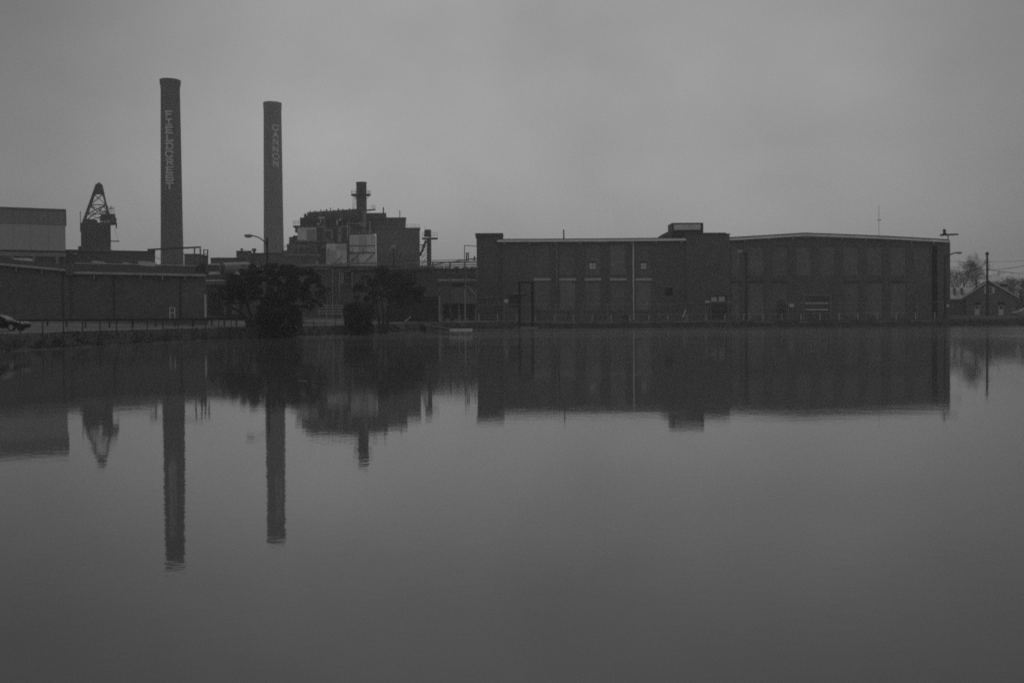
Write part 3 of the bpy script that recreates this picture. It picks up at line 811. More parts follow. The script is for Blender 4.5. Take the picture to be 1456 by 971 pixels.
def chimney(name, label, D, cx, top, base, prof_px, material, word, lx, ly0, pitch, lw, lh, paint):
    c = W(cx, 260, D)
    face = math.atan2(-c.x, D)                              # the lettered side is turned to the lake
    root = thing(name, (c.x, D, 2.0), label, 'chimney')
    s = D / F_PX
    prof = [(r * s, Z(py, D - r * s, cx)) for r, py in prof_px]
    prof[-1] = (prof[-1][0], prof[-1][1] - .3)
    prof[0] = (prof[0][0], 1.5)
    MB().lathe((c.x, D), prof, 40).build('shaft', material, root, smooth=False)
    for p in root.children[0].data.polygons: p.use_smooth = abs(p.normal.z) < .6
    # collar courses and rim
    rt, zt_ = prof[-1]
    MB().lathe((c.x, D), [(rt - .35, zt_), (rt + .05, zt_), (rt + .05, zt_ + .28), (rt - .35, zt_ + .28)], 40).build('rim', material, root)
    def rad(z):
        for (r0, z0), (r1, z1) in zip(prof, prof[1:]):
            if z0 <= z <= z1: return r0 + (r1 - r0) * (z - z0) / (z1 - z0)
        return prof[-1][0]
    for k in range(3):                                       # iron bands round the shaft
        zb_ = prof[0][1] + (prof[-1][1] - prof[0][1]) * (.45 + .13 * k)
        r = rad(zb_)
        MB().lathe((c.x, D), [(r + .004, zb_), (r + .03, zb_), (r + .03, zb_ + .14), (r + .004, zb_ + .14)], 40, False).build('iron_band', material, root)
    # lightning rod conductor
    for i, ch in enumerate(word):
        Dn = D - 13 * s
        zc1 = Z(ly0 + i * pitch, Dn, cx); zc0 = Z(ly0 + i * pitch + lh, Dn, cx)
        H = zc1 - zc0; Wd = lw * s; th = H * .245
        rm = rad((zc0 + zc1) / 2)
        xo = (lx - cx) * s - Wd / 2
        mb = MB()
        for a, b, a2, b2 in GLY[ch]:
            p = Vector((xo + a * Wd, zc0 + b * H)); q = Vector((xo + a2 * Wd, zc0 + b2 * H))
            d = q - p; L_ = d.length; d /= L_; nrm = Vector((-d.y, d.x)) * th / 2
            p -= d * th * .45; q += d * th * .45
            n = 5; base_i = len(mb.v)
            for k in range(n + 1):
                for sg in (1, -1):
                    w = p.lerp(q, k / n) + nrm * sg
                    r = rad(w.y) + .035 + .002 * (abs(a - a2) > abs(b - b2))
                    t = math.asin(max(-.98, min(.98, w.x / rm))) + face
                    mb.v.append((c.x + r * math.sin(t), D - r * math.cos(t), w.y))
                    r2 = r - .06
                    mb.v.append((c.x + r2 * math.sin(t), D - r2 * math.cos(t), w.y))
            for k in range(n):
                e = base_i + k * 4
                mb.f += [(e, e+4, e+6, e+2), (e, e+1, e+5, e+4), (e+2, e+6, e+7, e+3)]
            mb.f += [(base_i, base_i+2, base_i+3, base_i+1), (base_i+4*n, base_i+4*n+1, base_i+4*n+3, base_i+4*n+2)]
        mb.build('letter', paint, root)
    return root
chimney('brick_chimney', 'tall dark chimney lettered FIELDCREST, left of the pair', 340, 243.6, 110, 372,
        [(15.8, 440), (15.5, 372), (14.8, 320), (14.1, 240), (13.3, 160), (12.9, 124), (13.3, 120), (14.2, 116), (14.2, 111)], BRICKC, 'FIELDCREST', 241.2, 158.4, 11.35, 8.8, 8.0, PAINT)
chimney('brick_chimney', 'shorter paler chimney lettered CANNON, beside the power house', 400, 388.4, 142, 372,
        [(14.6, 440), (14.1, 372), (13.4, 300), (12.8, 220), (12.3, 155), (12.6, 152), (12.7, 149), (12.7, 144)], BRICKC2, 'CANNON', 392.3, 177.4, 10.3, 7.8, 7.2, mat('faded_letter_paint', .85, .7, .3, .7, 3))

# ------------------------------------------------------------------ power house
DH = 290.0
pw = thing('power_house', (X(510, DH), DH, 2.0), 'cluttered power house with pale cladding, ducts and one short steel stack', 'power house')
SHEAR[pw.name] = (-.12, DH)
def pbox(name, a, b, c, d, dy0, dy1, m_, parent=pw, down=False):
    x0, x1, z0, z1 = R(a, b, c, d, DH + dy0)
    if down: z0 = 2.0
    return MB().box(x0, x1, DH + dy0, DH + dy1, z0, z1).build(name, m_, parent)
BH = mat('brick_boilerhouse', 0.16, .9, .3, .12, 1.2, 'brick')
bh = pbox('boiler_house', 535, 325, 597, 380, 3, 30, BH, down=True)
pbox('coping', 534.5, 324, 597.8, 325.2, 2.7, 30.4, STEEL, bh)
pbox('upper_house', 528, 310.5, 576.8, 325, 8, 28, BH)
pbox('coping', 527.5, 309.4, 577.6, 310.8, 7.7, 28.4, STEEL)
pbox('roof_deck', 512, 303, 549, 311, 6, 20, STEEL)
for i in range(5):
    pbox('louvre', 537 + i * 7.6, 313.5, 543 + i * 7.6, 320, 7.9, 8.2, STEEL)
pbox('vent_pipe', 544.2, 294.8, 546, 304, 9, 9.4, DARK)
pbox('antenna', 567.8, 299, 569, 311, 9, 9.2, DARK)
# steel stack
sx, sD = X(516, DH + 5), DH + 5
zs = lambda py: Z(py, sD, 516)
st = MB().lathe((sx, sD), [(1.62, zs(318)), (1.62, zs(300)), (1.58, zs(262)), (1.66, zs(261.5)), (1.66, zs(259.5))], 20).build('steel_stack', STEEL, pw, smooth=False)
for p in st.data.polygons: p.use_smooth = abs(p.normal.z) < .6
MB().lathe((sx, sD), [(1.6, zs(278.5)), (3.1, zs(278.2)), (3.1, zs(277)), (1.6, zs(277))], 18, False).build('platform', DARK, st)
g = MB()
for zz_ in (zs(274.5), zs(272)):
    for i in range(18):
        t0, t1 = 2*math.pi*i/18, 2*math.pi*(i+1)/18
        g.tube((sx + 3*math.cos(t0), sD + 3*math.sin(t0), zz_), (sx + 3*math.cos(t1), sD + 3*math.sin(t1), zz_), .045, k=4)
for i in range(9):
    t0 = 2*math.pi*i/9
    g.tube((sx + 3*math.cos(t0), sD + 3*math.sin(t0), zs(278)), (sx + 3*math.cos(t0), sD + 3*math.sin(t0), zs(271.5)), .05, k=4)
g.build('railing', DARK, st)
g = MB()
for i in range(6):
    t0 = 2*math.pi*i/6 + .3
    g.tube((sx + 2.7*math.cos(t0), sD + 2.7*math.sin(t0), zs(278)), (sx + 1.6*math.cos(t0), sD + 1.6*math.sin(t0), zs(284)), .07, k=4)
g.build('brace', DARK, st)
g = MB()
for a in (501.5, 504.5): g.tube(W(a + 1.2, 277, sD - 1), W(a - .6, 303, sD - 1), .06, k=4)
for i in range(12):
    b = 279 + i * 2.1; g.tube(W(502.2 - .06*i, b, sD - 1), W(505.2 - .06*i, b, sD - 1), .04, k=4)
g.tube(W(506, 278, sD - 1), W(509, 302, sD - 1), .05, k=4)
g.build('caged_ladder', DARK, st)
pbox('duct', 512, 300, 520.5, 322, 3.5, 6, mat('pale_duct', .3, .6, .3, .3, 2, streak=True))
# platform right of the stack
g = MB()
g.tube(W(519, 299.6, DH + 5), W(534, 298.2, DH + 5), .3, k=4)
for a in (528, 531, 533.5): g.tube(W(a, 299, DH + 5), W(a, 292, DH + 5), .06, k=4)
for b in (292.3, 295): g.tube(W(527.5, b, DH + 5), W(534, b, DH + 5), .06, k=4)
g.build('railing', DARK, pw)
# big horizontal flue
p0, p1 = W(438.5, 310, DH + 5), W(512, 306.5, DH + 5)
fl = MB().tube(p0, p1, 1.75, 2.1, 14)
fl.tube(p0 + Vector((-.8, 0, -.35)), p0, 1.1, 1.75, 14)
fl.build('flue', mat('flue_steel', .075, .6, .35, .3, 2), pw, smooth=False)
for i in range(5):
    q = p0.lerp(p1, .12 + i * .19)
    MB().tube(q, q + Vector((.25, 0, 0)), 2.1 + .05 * i, 2.1 + .05 * i, 14).build('flue_ring', DARK, pw)
pbox('duct_drop', 482, 296.5 + 6, 489, 312, 2.9, 3.2, STEEL)
pbox('flue_support', 426.5, 309.5, 437, 322, 4, 8, DARK)
pbox('flue_support', 437, 315, 453, 323, 4.5, 8, DARK)
# deck and pale tank house on the left
pbox('deck', 416.5, 320.8, 451, 322.6, 0, 8, DARK)
g = MB()
for b in (314.5, 317.5): g.tube(W(416.5, b, DH), W(428, b, DH), .06, k=4)
for a in (417, 420.5, 424, 427.5): g.tube(W(a, 314, DH), W(a, 321, DH), .06, k=4)
g.build('railing', DARK, pw)
th_ = pbox('tank_house', 423, 323, 449.5, 342, .5, 7, PANEL)
pbox('cladding_panel', 424, 324.3, 435, 341, .38, .498, PANEL, th_)
pbox('cladding_panel', 436.3, 326.5, 448.5, 341, .38, .498, SIDING2, th_)
pbox('fan_unit', 419.5, 326, 423, 330.5, 1, 3, DARK)
pbox('lower_deck', 420, 342, 456, 344.5, -.2, 8, STEEL)
pbox('vent_box', 411, 337, 416, 347, 1, 4, STEEL)
pbox('vent_box', 416.4, 335, 422.3, 347, .8, 4, DARK)
pbox('lower_house', 408, 347, 452, 381, .3, 12, STEEL, down=True)
pbox('doorway', 426, 352, 440, 359, .15, .29, DARK)
pbox('roof_strip', 412, 350.6, 440, 351.5, .1, .28, TRIMD)
pbox('roof_strip', 400, 362.2, 456, 363.4, -.6, .28, TRIMD)
pbox('side_house', 400, 356, 408, 381, 1, 12, STEEL, down=True)
g = MB(); g.tube(W(402, 352, DH), W(411, 345.5, DH), .07, k=4); g.tube(W(402, 354.5, DH), W(411, 348, DH), .07, k=4)
g.build('handrail', STEEL, pw)
# dark steel frame with pipes between
for i, a in enumerate((453, 462, 470, 478, 486, 494)):
    pbox('column', a, 311, a + 2.2, 376, 2.2 + .02 * i, 2.8, DARK, down=True)
pbox('beam', 452.5, 323.2, 497, 325.2, 2, 2.19, STEEL)
pbox('beam', 452.5, 333.2, 497, 334.4, 2, 2.19, STEEL)
pbox('inner_wall', 451, 312.5, 531, 381, 7.5, 12, DARK, down=True)
pbox('vertical_duct', 458, 312, 463.5, 345, .9, 1.9, STEEL)
pbox('vertical_duct', 480.5, 322, 486, 344, .9, 1.9, mat('pale_duct', .3))
pbox('vertical_duct', 487.5, 322, 490, 345, .9, 1.9, DARK)
pbox('bright_fitting', 453, 308.7, 461.5, 311, .7, 1.9, TRIM)
pbox('bright_fitting', 455.2, 311, 456.2, 317.5, .7, 1.9, TRIM)
pbox('bright_fitting', 478.5, 313, 480, 320, .7, 1.9, TRIM)
pbox('bright_fitting', 482, 311.3, 485, 313.6, .7, 1.9, TRIM)
pbox('bright_fitting', 451.5, 317.3, 454, 319.8, .7, 1.9, TRIM)
# pale clad blocks in front
cb = pbox('clad_block', 497, 334, 533.5, 380, -3, 5, PANEL, down=True)
for (a, b, c, d) in ((498, 335, 533, 348.6), (498, 350, 533, 358.6), (498, 360, 533, 375)):
    for k in range(3):
        w_ = (c - a) / 3
        pbox('cladding_panel', a + k * w_ + .15, b, a + (k+1) * w_ - .15, d, -3.13 - .015*((k*7) % 3), -3.004, PANEL if (k + int(b)) % 3 else SIDING, cb)
pbox('beam', 496.5, 348.7, 534, 349.8, -3.35, -3.004, STEEL, cb)
pbox('beam', 496.5, 358.8, 534, 359.9, -3.4, -3.004, DARK, cb)
g = MB()
for i in range(9): 
    a = 497.5 + i * 4.5; g.tube(W(a, 334.5, DH - 2.8), W(a, 327.5 if i % 4 else 325, DH - 2.8), .07, k=4)
for b in (328, 331): g.tube(W(497.5, b, DH - 2.8), W(533.5, b, DH - 2.8), .05, k=4)
g.build('railing', GALV, cb)
pbox('upper_beam', 493, 317.2, 513, 318.6, -1, -.6, TRIMD)
pbox('upper_column', 493.5, 318.6, 495, 380, -1, -.4, GALV, down=True)
pbox('upper_column', 525.3, 314, 526.8, 334, -1, -.4, GALV)
cb2 = pbox('clad_block', 464, 347, 493, 380, -2.6, 2.1, PANEL, down=True)
for k in range(2):
    pbox('cladding_panel', 464.5 + k * 14.4, 348, 478.4 + k * 14, 355.6, -2.74, -2.604, SIDING if k else PANEL, cb2)
    pbox('cladding_panel', 464.5 + k * 14.4, 356.6, 478.4 + k * 14, 374, -2.72, -2.604, PANEL if k else SIDING, cb2)
pbox('pipe_chase', 493.2, 343, 496.6, 380, -2.2, 2, DARK, down=True)
g = MB()
for a, b in ((465, 338), (468, 341), (470.5, 339), (474, 342)): g.tube(W(a, b, DH - 2), W(a + 1.2, 347.5, DH - 2), .12, k=5)
g.build('vent_pipes', GALV, cb2)
g = MB()
for a, b, c, d in ((500, 371, 512, 360), (476, 374, 487, 364), (520, 372, 530, 362)): g.tube(W(a, b, DH - 3.6), W(c, d, DH - 3.6), .16, k=5)
g.build('diagonal_pipe', STEEL, pw)
g = MB()
for i in range(8): 
    a = 537 + i * 7; g.tube(W(a, 378, DH + 2.7), W(a + 5, 360, DH + 2.7), .1, k=4)
g.build('wall_bracing', DARK, bh)
rnd = random.Random(77)
for i in range(9):
    a = 440 + i * 8 + rnd.uniform(-2, 2)
    q = W(a, 304.5 - i * .35, DH + 5)
    MB().tube(q, q + Vector((0, 0, rnd.uniform(.4, 1.3) + .4)), rnd.uniform(.12, .3), None, 6).build('roof_vent', DARK if i % 3 else STEEL, pw)
g = MB()
for b in (319, 321.8): g.tube(W(578, b, DH + 4), W(596.5, b + .6, DH + 4), .05, k=4)
for a in (578.5, 584, 590, 596): g.tube(W(a, 318.8, DH + 4), W(a, 325, DH + 4), .05, k=4)
g.build('railing', STEEL, pw)
for i in range(10):
    a = 452 + i * 8.2 + rnd.uniform(-2, 2); b = rnd.uniform(316, 332)
    q0 = W(a, b, DH + .6); q1 = W(a + rnd.uniform(4, 12), b + rnd.choice((0, 0, 4, -3)), DH + .6)
    MB().path([q0, q1, q1 + Vector((0, 0, -rnd.uniform(1, 3.5)))], rnd.uniform(.1, .22), 6).build('pipe', rnd.choice((STEEL, DARK, GALV)), pw)
for i in range(7):
    a = rnd.uniform(466, 530); b = rnd.uniform(350, 372)
    MB().tube(W(a, b, DH - 3.7), W(a + rnd.uniform(-1, 1), b + rnd.uniform(5, 14), DH - 3.7), rnd.uniform(.08, .16), None, 6).build('standpipe', rnd.choice((STEEL, DARK)), pw)
for i in range(9):
    a = rnd.uniform(410, 460); b = rnd.uniform(347, 372)
    x0, x1, z0, z1 = R(a, b, a + rnd.uniform(2, 6), b + rnd.uniform(2, 5), DH)
    MB().box(x0, x1, DH - .3 - .05 * i, DH + .25, z0, z1).build('fitting', rnd.choice((STEEL, TRIMD, DARK)), pw)
# conveyor tower on the right
ct = thing('conveyor_tower', (X(608, DH), DH, 2.0), 'slim conveyor head tower with railed platform right of the power house', 'tower')
SHEAR[ct.name] = (-.09, DH)
def cbx(name, a, b, c, d, dy0, dy1, m_, down=False):
    x0, x1, z0, z1 = R(a, b, c, d, DH + dy0)
    return MB().box(x0, x1, DH + dy0, DH + dy1, 2.0 if down else z0, z1).build(name, m_, ct)
cbx('shaft', 606.8, 339.5, 613.3, 380, 0, 2.2, DARK, True)
MB().tube(W(603.6, 332, DH + 1.1), W(613.5, 332.5, DH + 1.1), 1.05, 1.15, 12).build('head_drum', DARK, ct)
cbx('head_hood', 604, 326.5, 612, 332, .2, 2, DARK)
cbx('platform', 600, 338, 622.4, 339.6, -.8, 3, DARK)
g = MB()
for b in (331, 334.5): g.tube(W(600.2, b, DH - .8), W(622.3, b, DH - .8), .055, k=4)
for a in (600.4, 604, 613, 617, 622.1): g.tube(W(a, 331, DH - .8), W(a, 338.5, DH - .8), .06, k=4)
g.build('railing', DARK, ct)
MB().tube(W(604, 326.5, DH + 1), W(604, 320.5, DH + 1), .05, k=4).build('spike', DARK, ct)
g = MB()
g.tube(W(606, 342, DH + 1), W(597.5, 364, DH + 1), .5, k=4)
for i in range(7):
    b = 345 + i * 4.2; g.tube(W(606.5, b, DH + 1), W(598 + (i % 2) * 2, b + 8, DH + 1), .12, k=4)
g.tube(W(597, 348.6, DH + 1), W(603, 348.6, DH + 1), .2, k=4)
g.build('chute', DARK, ct)

# low far buildings between the chimneys
DB = 250.0
fb = thing('low_building', (X(320, DB), DB, 2.0), 'low flat dark building between the two chimneys with a raised roof house', 'building')
SHEAR[fb.name] = (-.27, DB)
def fbx(name, a, b, c, d, dy0, dy1, m_, down=False, parent=None):
    x0, x1, z0, z1 = R(a, b, c, d, DB + dy0)
    return MB().box(x0, x1, DB + dy0, DB + dy1, 2.0 if down else z0, z1).build(name, m_, parent or fb)
fbx('wall', 299.5, 367, 346, 400, 0, 15, STEEL, True)
fbx('roof_edge', 299, 366.4, 346, 367.4, -.3, 15.2, DARK)
fbx('roof_house', 336, 357.3, 357.3, 376, 3, 12, STEEL, True)
fbx('roof_house_edge', 335.6, 356.6, 357.8, 357.6, 2.8, 12.2, DARK)
fbx('side_wing', 357.5, 360.5, 404, 400, 4, 16, STEEL, True)
fbx('wing_edge', 357.5, 359.6, 404, 360.8, 3.7, 16.2, DARK)
for a, b in ((345, 353.5),):
    x = X(a, DB + 5); MB().lathe((x, DB + 5), [(.2, Z(358, DB + 5, a)), (.2, Z(355.5, DB + 5, a)), (.42, Z(355.4, DB + 5, a)), (.36, Z(353.4, DB + 5, a))], 10).build('roof_vent', DARK, fb)
x = X(362, DB - 4)
MB().lathe((x, DB - 4), [(.34, 2.0), (.34, Z(357, DB - 4, 362)), (.6, Z(356.5, DB - 4, 362)), (.55, Z(353.6, DB - 4, 362))], 12).build('vent_stack', DARK, None, 'thin dark capped vent stack standing before the low building between chimneys', 'vent stack')
x0, x1, z0, z1 = R(262, 362, 281, 376, DB)
MB().box(x0, x1, DB, DB + 8, 2.0, z1).box(x0 - .2, x1 + .2, DB - .2, DB + 8.2, z1, z1 + .2).build('plain_outbuilding', STEEL, None, 'plain low block seen through the portal frame by the left chimney', 'building')

# ------------------------------------------------------------------ yard: pipe works, tanks, long dark mill wing
DY = 176.0
wing = thing('process_building', (X(470, DY), DY, 1.9), 'long dark two storey works building behind the trees under the pipe deck', 'building')
SHEAR[wing.name] = (-.09, DY)
def ybx(name, a, b, c, d, dy0, dy1, m_, down=False, parent=None):
    x0, x1, z0, z1 = R(a, b, c, d, DY + dy0)
    return MB().box(x0, x1, DY + dy0, DY + dy1, 1.2 if down else z0, z1).build(name, m_, parent or wing)
ybx('wall', 345, 383, 622, 446, 0, 14, BRICK, True)
ybx('upper_wall', 399, 379.3, 622, 384, 1, 14, STEEL)
ybx('roof_edge', 345, 381.6, 470, 383.2, -.5, -.003, TRIMD)
ybx('roof_edge', 398, 377.6, 500, 379.2, .4, 14, TRIMD)
for a, b in ((472.3, 383), (482, 383), (500, 384)):
    ybx('downspout', a, b, a + 1.3, 447 if a < 475 else 425, -.35, -.05, GALV)
ybx('window', 484, 387.5, 488.5, 402.5, -.1, -.002, TRIMD); 
ybx('window', 489.5, 386.5, 499, 402.5, -.12, -.002, DARK)
ybx('window_sill', 483.5, 402.7, 499.5, 403.7, -.25, -.002, TRIMD)
ybx('window', 520, 395, 533.5, 412, -.1, -.002, TRIMD)
ybx('window', 580, 388, 592, 400, -.1, -.002, DARK)
ybx('horizontal_pipe', 483, 406.5, 528, 407.6, -.3, -.06, STEEL)

# pipe deck running to the mill
deck = thing('pipe_deck', (X(560, 170), 170, 1.4), 'long elevated deck of parallel pipes running right to the mill corner', 'pipe rack')
DD = 170.0
for i, (a0, b0, a1, b1, r, m_) in enumerate([
        (430, 377.5, 678, 371.8, .10, TRIMD), (399, 380, 678, 376.5, .10, STEEL), (500, 384.6, 678, 382.6, .2, DARK), (470, 375.2, 678, 368.8, .06, DARK),
        (540, 373.7, 678, 374, .07, DARK), (566, 379.2, 678, 379.6, .1, GALV), (590, 387, 680, 386, .13, GALV), (600, 390.5, 680, 389.6, .14, TRIMD), (610, 377.5, 678, 367, .07, DARK)]):
    MB().tube(W(a0, b0, DD + .5 * (i % 4)), W(a1, b1, DD + .5 * (i % 4)), r, k=8).build('pipe', m_, deck)
for i in range(5):
    a = 618 + i * 13
    MB().box(X(a, DD), X(a + 8.5, DD), DD + 1.8, DD + 2.0, Z(381, DD, a), Z(377.8, DD, a)).build('deck_panel', PANEL, deck)
for a in (615.5, 661, 640):
    MB().tube((X(a, DD), DD + .3, G(X(a, DD), DD)), W(a, 372, DD + .3), .14, k=6).build('trestle_post', GALV if a > 650 else STEEL, deck)
MB().box(X(500, DD), X(678, DD), DD + .2, DD + 2.4, Z(386.6, DD, 590), Z(385.6, DD, 590)).build('deck_beam', DARK, deck)
for i in range(9):
    a = 505 + i * 20.5
    MB().box(X(a, DD), X(a + 1.2, DD), DD - .1, DD + 2.5, Z(388, DD, a), Z(379, DD, a)).build('cross_hanger', DARK, deck)
MB().path([W(660.5, 410, DD), W(660.5, 349.2, DD), W(668, 349.5, DD), W(679, 350.5, DD + 8)], .07, 6).build('overhead_pipe', DARK, deck)
for a, b in ((663.3, 359), (665.8, 359), (674.5, 364)):
    MB().tube(W(a, b, DD + 1), W(a, 372, DD + 1), .12, k=6).build('standpipe', DARK, deck)

# background low works behind the deck on the right
lw = thing('low_works', (X(640, 196), 196, 1.4), 'pale low works wall seen under the pipe deck next to the mill', 'building')
def lbx(name, a, b, c, d, D, dep, m_, down=False):
    x0, x1, z0, z1 = R(a, b, c, d, D)
    return MB().box(x0, x1, D, D + dep, 1.2 if down else z0, z1).build(name, m_, lw)
lbx('wall', 600, 383, 677, 446, 196, 8, SIDING2, True)
for i in range(4): lbx('wall_course', 618, 386 + i * 5.2, 677, 389.5 + i * 5.2, 195.6, .39, [SIDING2, STEEL, SIDING, STEEL][i])
lbx('canopy', 640, 400.5, 660, 402, 193, 2.6, TRIMD)
# hopper and its legs
hp = thing('pale_hopper', (X(650, 180), 180, 1.35), 'pale sloping hopper on legs at the left corner of the mill', 'hopper')
DHp = 180.0
pts = [(627, 432), (678, 432), (678, 424), (664, 409), (627, 409), (622, 418)]
MB().prism([(X(a, DHp), Z(b, DHp, a)) for a, b in pts], DHp, DHp + 5).build('bin', mat('pale_bin', .24, .7, .25, .3, 2, streak=True), hp)
MB().tube(W(664, 407, DHp - .3), W(677, 421, DHp - .3), .25, k=6).build('chute', SIDING2, hp)
for a in (628, 651.5, 675.5):
    MB().box(X(a, DHp), X(a + 1.8, DHp), DHp + .3, DHp + .6, 1.2, Z(432, DHp, a)).build('leg', TRIMD, hp)
MB().box(X(627, DHp), X(678, DHp), DHp + 3, DHp + 4.8, 1.2, Z(432, DHp, 650) - .01).build('back_wall', DARK, hp)
for i, a in enumerate((633, 646, 659)):
    x0, x1, z0, z1 = R(a, 447.5, a + 7, 449.8, 178)
    gz = G((x0+x1)/2, 178)
    MB().box(x0, x1, 177.6, 178.4, gz, gz + .5).build('concrete_block', CONC, None, ['leftmost', 'middle', 'rightmost'][i] + ' of three pale concrete blocks below the hopper', 'block', 'concrete blocks below the hopper')

# dark container shed under the second tree
x0, x1, z0, z1 = R(551, 422.5, 624.5, 448, 163)
cs = thing('dark_container', ((x0+x1)/2, 163, 1.3), 'black boxy container beneath the deck, right of the second tree', 'container')
MB().box(x0, x1, 163, 166, 1.35, z1).build('body', mat('black_container', .03, .7, .3, .4, 3), cs)
for i in range(14):
    xa = x0 + (x1 - x0) * (i + .5) / 14
    MB().box(xa - .1, xa + .1, 162.93, 162.998, 1.5, z1 - .2).build('rib', DARK, cs)
MB().box(x0 - .1, x1 + .1, 162.9, 166.1, z1 + .002, z1 + .12).build('roof_edge', DARK, cs)
MB().box(X(624, 162.5), X(626, 162.5), 162.3, 162.6, 1.3, Z(421, 162.5, 625)).build('white_post', GALV, None, 'thin white post at the right end of the black container', 'post')
MB().tube(W(567, 375, 166), W(567, 374, 166), .01).build('lamp_dummy', DARK) if False else None

# tanks and pale ducts left, behind the big tree
DQ = 150.0
tk = thing('horizontal_tank', W(328, 392, DQ), 'pale horizontal tank lying above the dark wall behind the big tree', 'tank')
a, b = W(316, 382.5, DQ), W(352, 381, DQ + 4)
MB().tube(a, b, .95, .95, 16).build('shell', mat('pale_tank', .27, .6, .25, .4, 2), tk)
MB().tube(a + Vector((-.35, 0, 0)), a, .55, .95, 16).build('dished_end', mat('pale_tank', .38), tk)
for t in (.25, .75):
    q = a.lerp(b, t); MB().box(q.x - .2, q.x + .2, q.y - .8, q.y + .8, 1.8, q.z - .7).build('saddle', DARK, tk)
gal = thing('pipe_gallery', (X(330, DQ + 3), DQ + 3, 1.9), 'dark gallery with pale rails and ducts between shed and big tree', 'gallery')
SHEAR[gal.name] = (-.27, DQ)
def gbx(name, a, b, c, d, dy0, dy1, m_, down=False):
    x0, x1, z0, z1 = R(a, b, c, d, DQ + dy0)
    return MB().box(x0, x1, DQ + dy0, DQ + dy1, 1.3 if down else z0, z1).build(name, m_, gal)
gbx('wall', 278, 396, 372, 448, 3, 10, BRICK, True)
gbx('upper_wall', 286, 375.5, 372, 396, 6, 9, STEEL)
gbx('rail', 297, 374.8, 313, 376.6, 2, 2.4, TRIM); gbx('rail', 297, 386.5, 318, 390.2, 2, 2.4, TRIM)
gbx('duct', 324, 386.2, 342, 390.4, 1.2, 2, TRIM); gbx('rail', 292, 398, 320, 400, 2, 2.5, TRIM); gbx('duct', 293, 401.5, 336, 404.6, 2, 2.8, mat('pale_duct', .3))
gbx('column', 332.5, 375, 337.5, 396, 1.6, 3, DARK)
gbx('rail', 339, 376, 352, 377.5, 2, 2.4, TRIMD); gbx('rail', 362, 377, 400, 378.6, 2, 2.4, GALV)
gbx('pale_bay', 318, 427, 346, 447.5, 2.8, 2.998, CONC)
gbx('doorway', 296, 424, 317, 447, 2.85, 2.998, DARK)

# ------------------------------------------------------------------ house at the right edge
DG = 212.0
GH = 1.9
fh = Fr(1407, DG, -22)
house = turned('brick_house', fh, GH, 'small brick gabled house with white trim beside the mill on the right', 'house')
hx = lambda px: fh.s(px)
hz = lambda py, px=1407: fh.z(py, 1407)
ew, ee = hx(1373.5), hx(1444.5)
BRH = mat('house_brick', 0.2, .9, .25, .4, 3, 'brick')
ya, yb = 0.0, 12.0
MB().prism([(ew, GH - .8), (ee, GH - .8), (ee, hz(421)), (hx(1406), hz(400)), (ew, hz(421))], ya, yb).build('wall', BRH, house)
def slope(xa, za, xb, zb, name, m_, y0, y1, th):
    return MB().prism([(xa, za), (xb, zb), (xb, zb + th), (xa, za + th)], y0, y1).build(name, m_, house)
slope(hx(1369), hz(423.6), hx(1406), hz(399.8), 'roof', ROOFDK, ya - .35, yb + .3, .28)
slope(hx(1406) + .001, hz(399.8), hx(1448), hz(424), 'roof', ROOFDK, ya - .35, yb + .3, .28)
slope(hx(1369), hz(424), hx(1406), hz(400.2), 'rake_board', TRIM, ya - .6, ya - .36, .36)
slope(hx(1406) + .001, hz(400.2), hx(1448), hz(424.4), 'rake_board', TRIM, ya - .6, ya - .36, .36)
def hr(a, b, c, d): return hx(a), hx(c), hz(d), hz(b)
def house_window(a, b, c, d):
    x0, x1, z0, z1 = hr(a, b, c, d); t = .1; f = MB()
    f.box(x0, x1, -.12, -.003, z0, z0 + t).box(x0, x1, -.12, -.003, z1 - t, z1).box(x0, x0 + t, -.118, -.003, z0 + t, z1 - t).box(x1 - t, x1, -.118, -.003, z0 + t, z1 - t)
    f.box((x0+x1)/2 - .04, (x0+x1)/2 + .04, -.1, -.003, z0 + t, z1 - t).box(x0 + t, x1 - t, -.095, -.003, (z0+z1)/2 - .04, (z0+z1)/2 + .04)
    w = f.build('window', TRIM, house)
    MB().box(x0 + t, x1 - t, -.06, -.004, z0 + t, z1 - t).build('pane', GLASS, w)
house_window(1403, 408, 1410.4, 417)
for a, b in ((1399.3, 1402.7), (1410.7, 1414.1)):
    x0, x1, z0, z1 = hr(a, 407.8, b, 417.4); MB().box(x0, x1, -.1, -.002, z0, z1).build('shutter', TRIM, house)
for a, b, c, d in ((1386, 434, 1392.8, 449.4), (1420, 434.4, 1426.6, 449)):
    x0, x1, z0, z1 = hr(a, b, c, d)
    dr = MB().box(x0, x1, -.1, -.002, GH - .6, z1).build('door', TRIM, house)
    MB().box(x0 + .15, x1 - .15, -.14, -.102, z1 - .75, z1 - .15).build('door_light', GLASS, dr)
    MB().box(x0 - .1, x1 + .1, -.16, -.003, z1 + .02, z1 + .75).build('transom', GLASS, house)
for a, b in ((1378.5, 433.5), (1400, 433.5), (1411.5, 432), (1434.5, 433)):
    cx, cz = hx(a), hz(b)
    mb = MB()
    for i in range(12):
        t0, t1 = 2*math.pi*i/12, 2*math.pi*(i+1)/12
        mb.tube((cx + .38*math.cos(t0), -.1, cz + .38*math.sin(t0)), (cx + .38*math.cos(t1), -.1, cz + .38*math.sin(t1)), .1, k=5)
    mb.build('wreath', TRIMD, house)
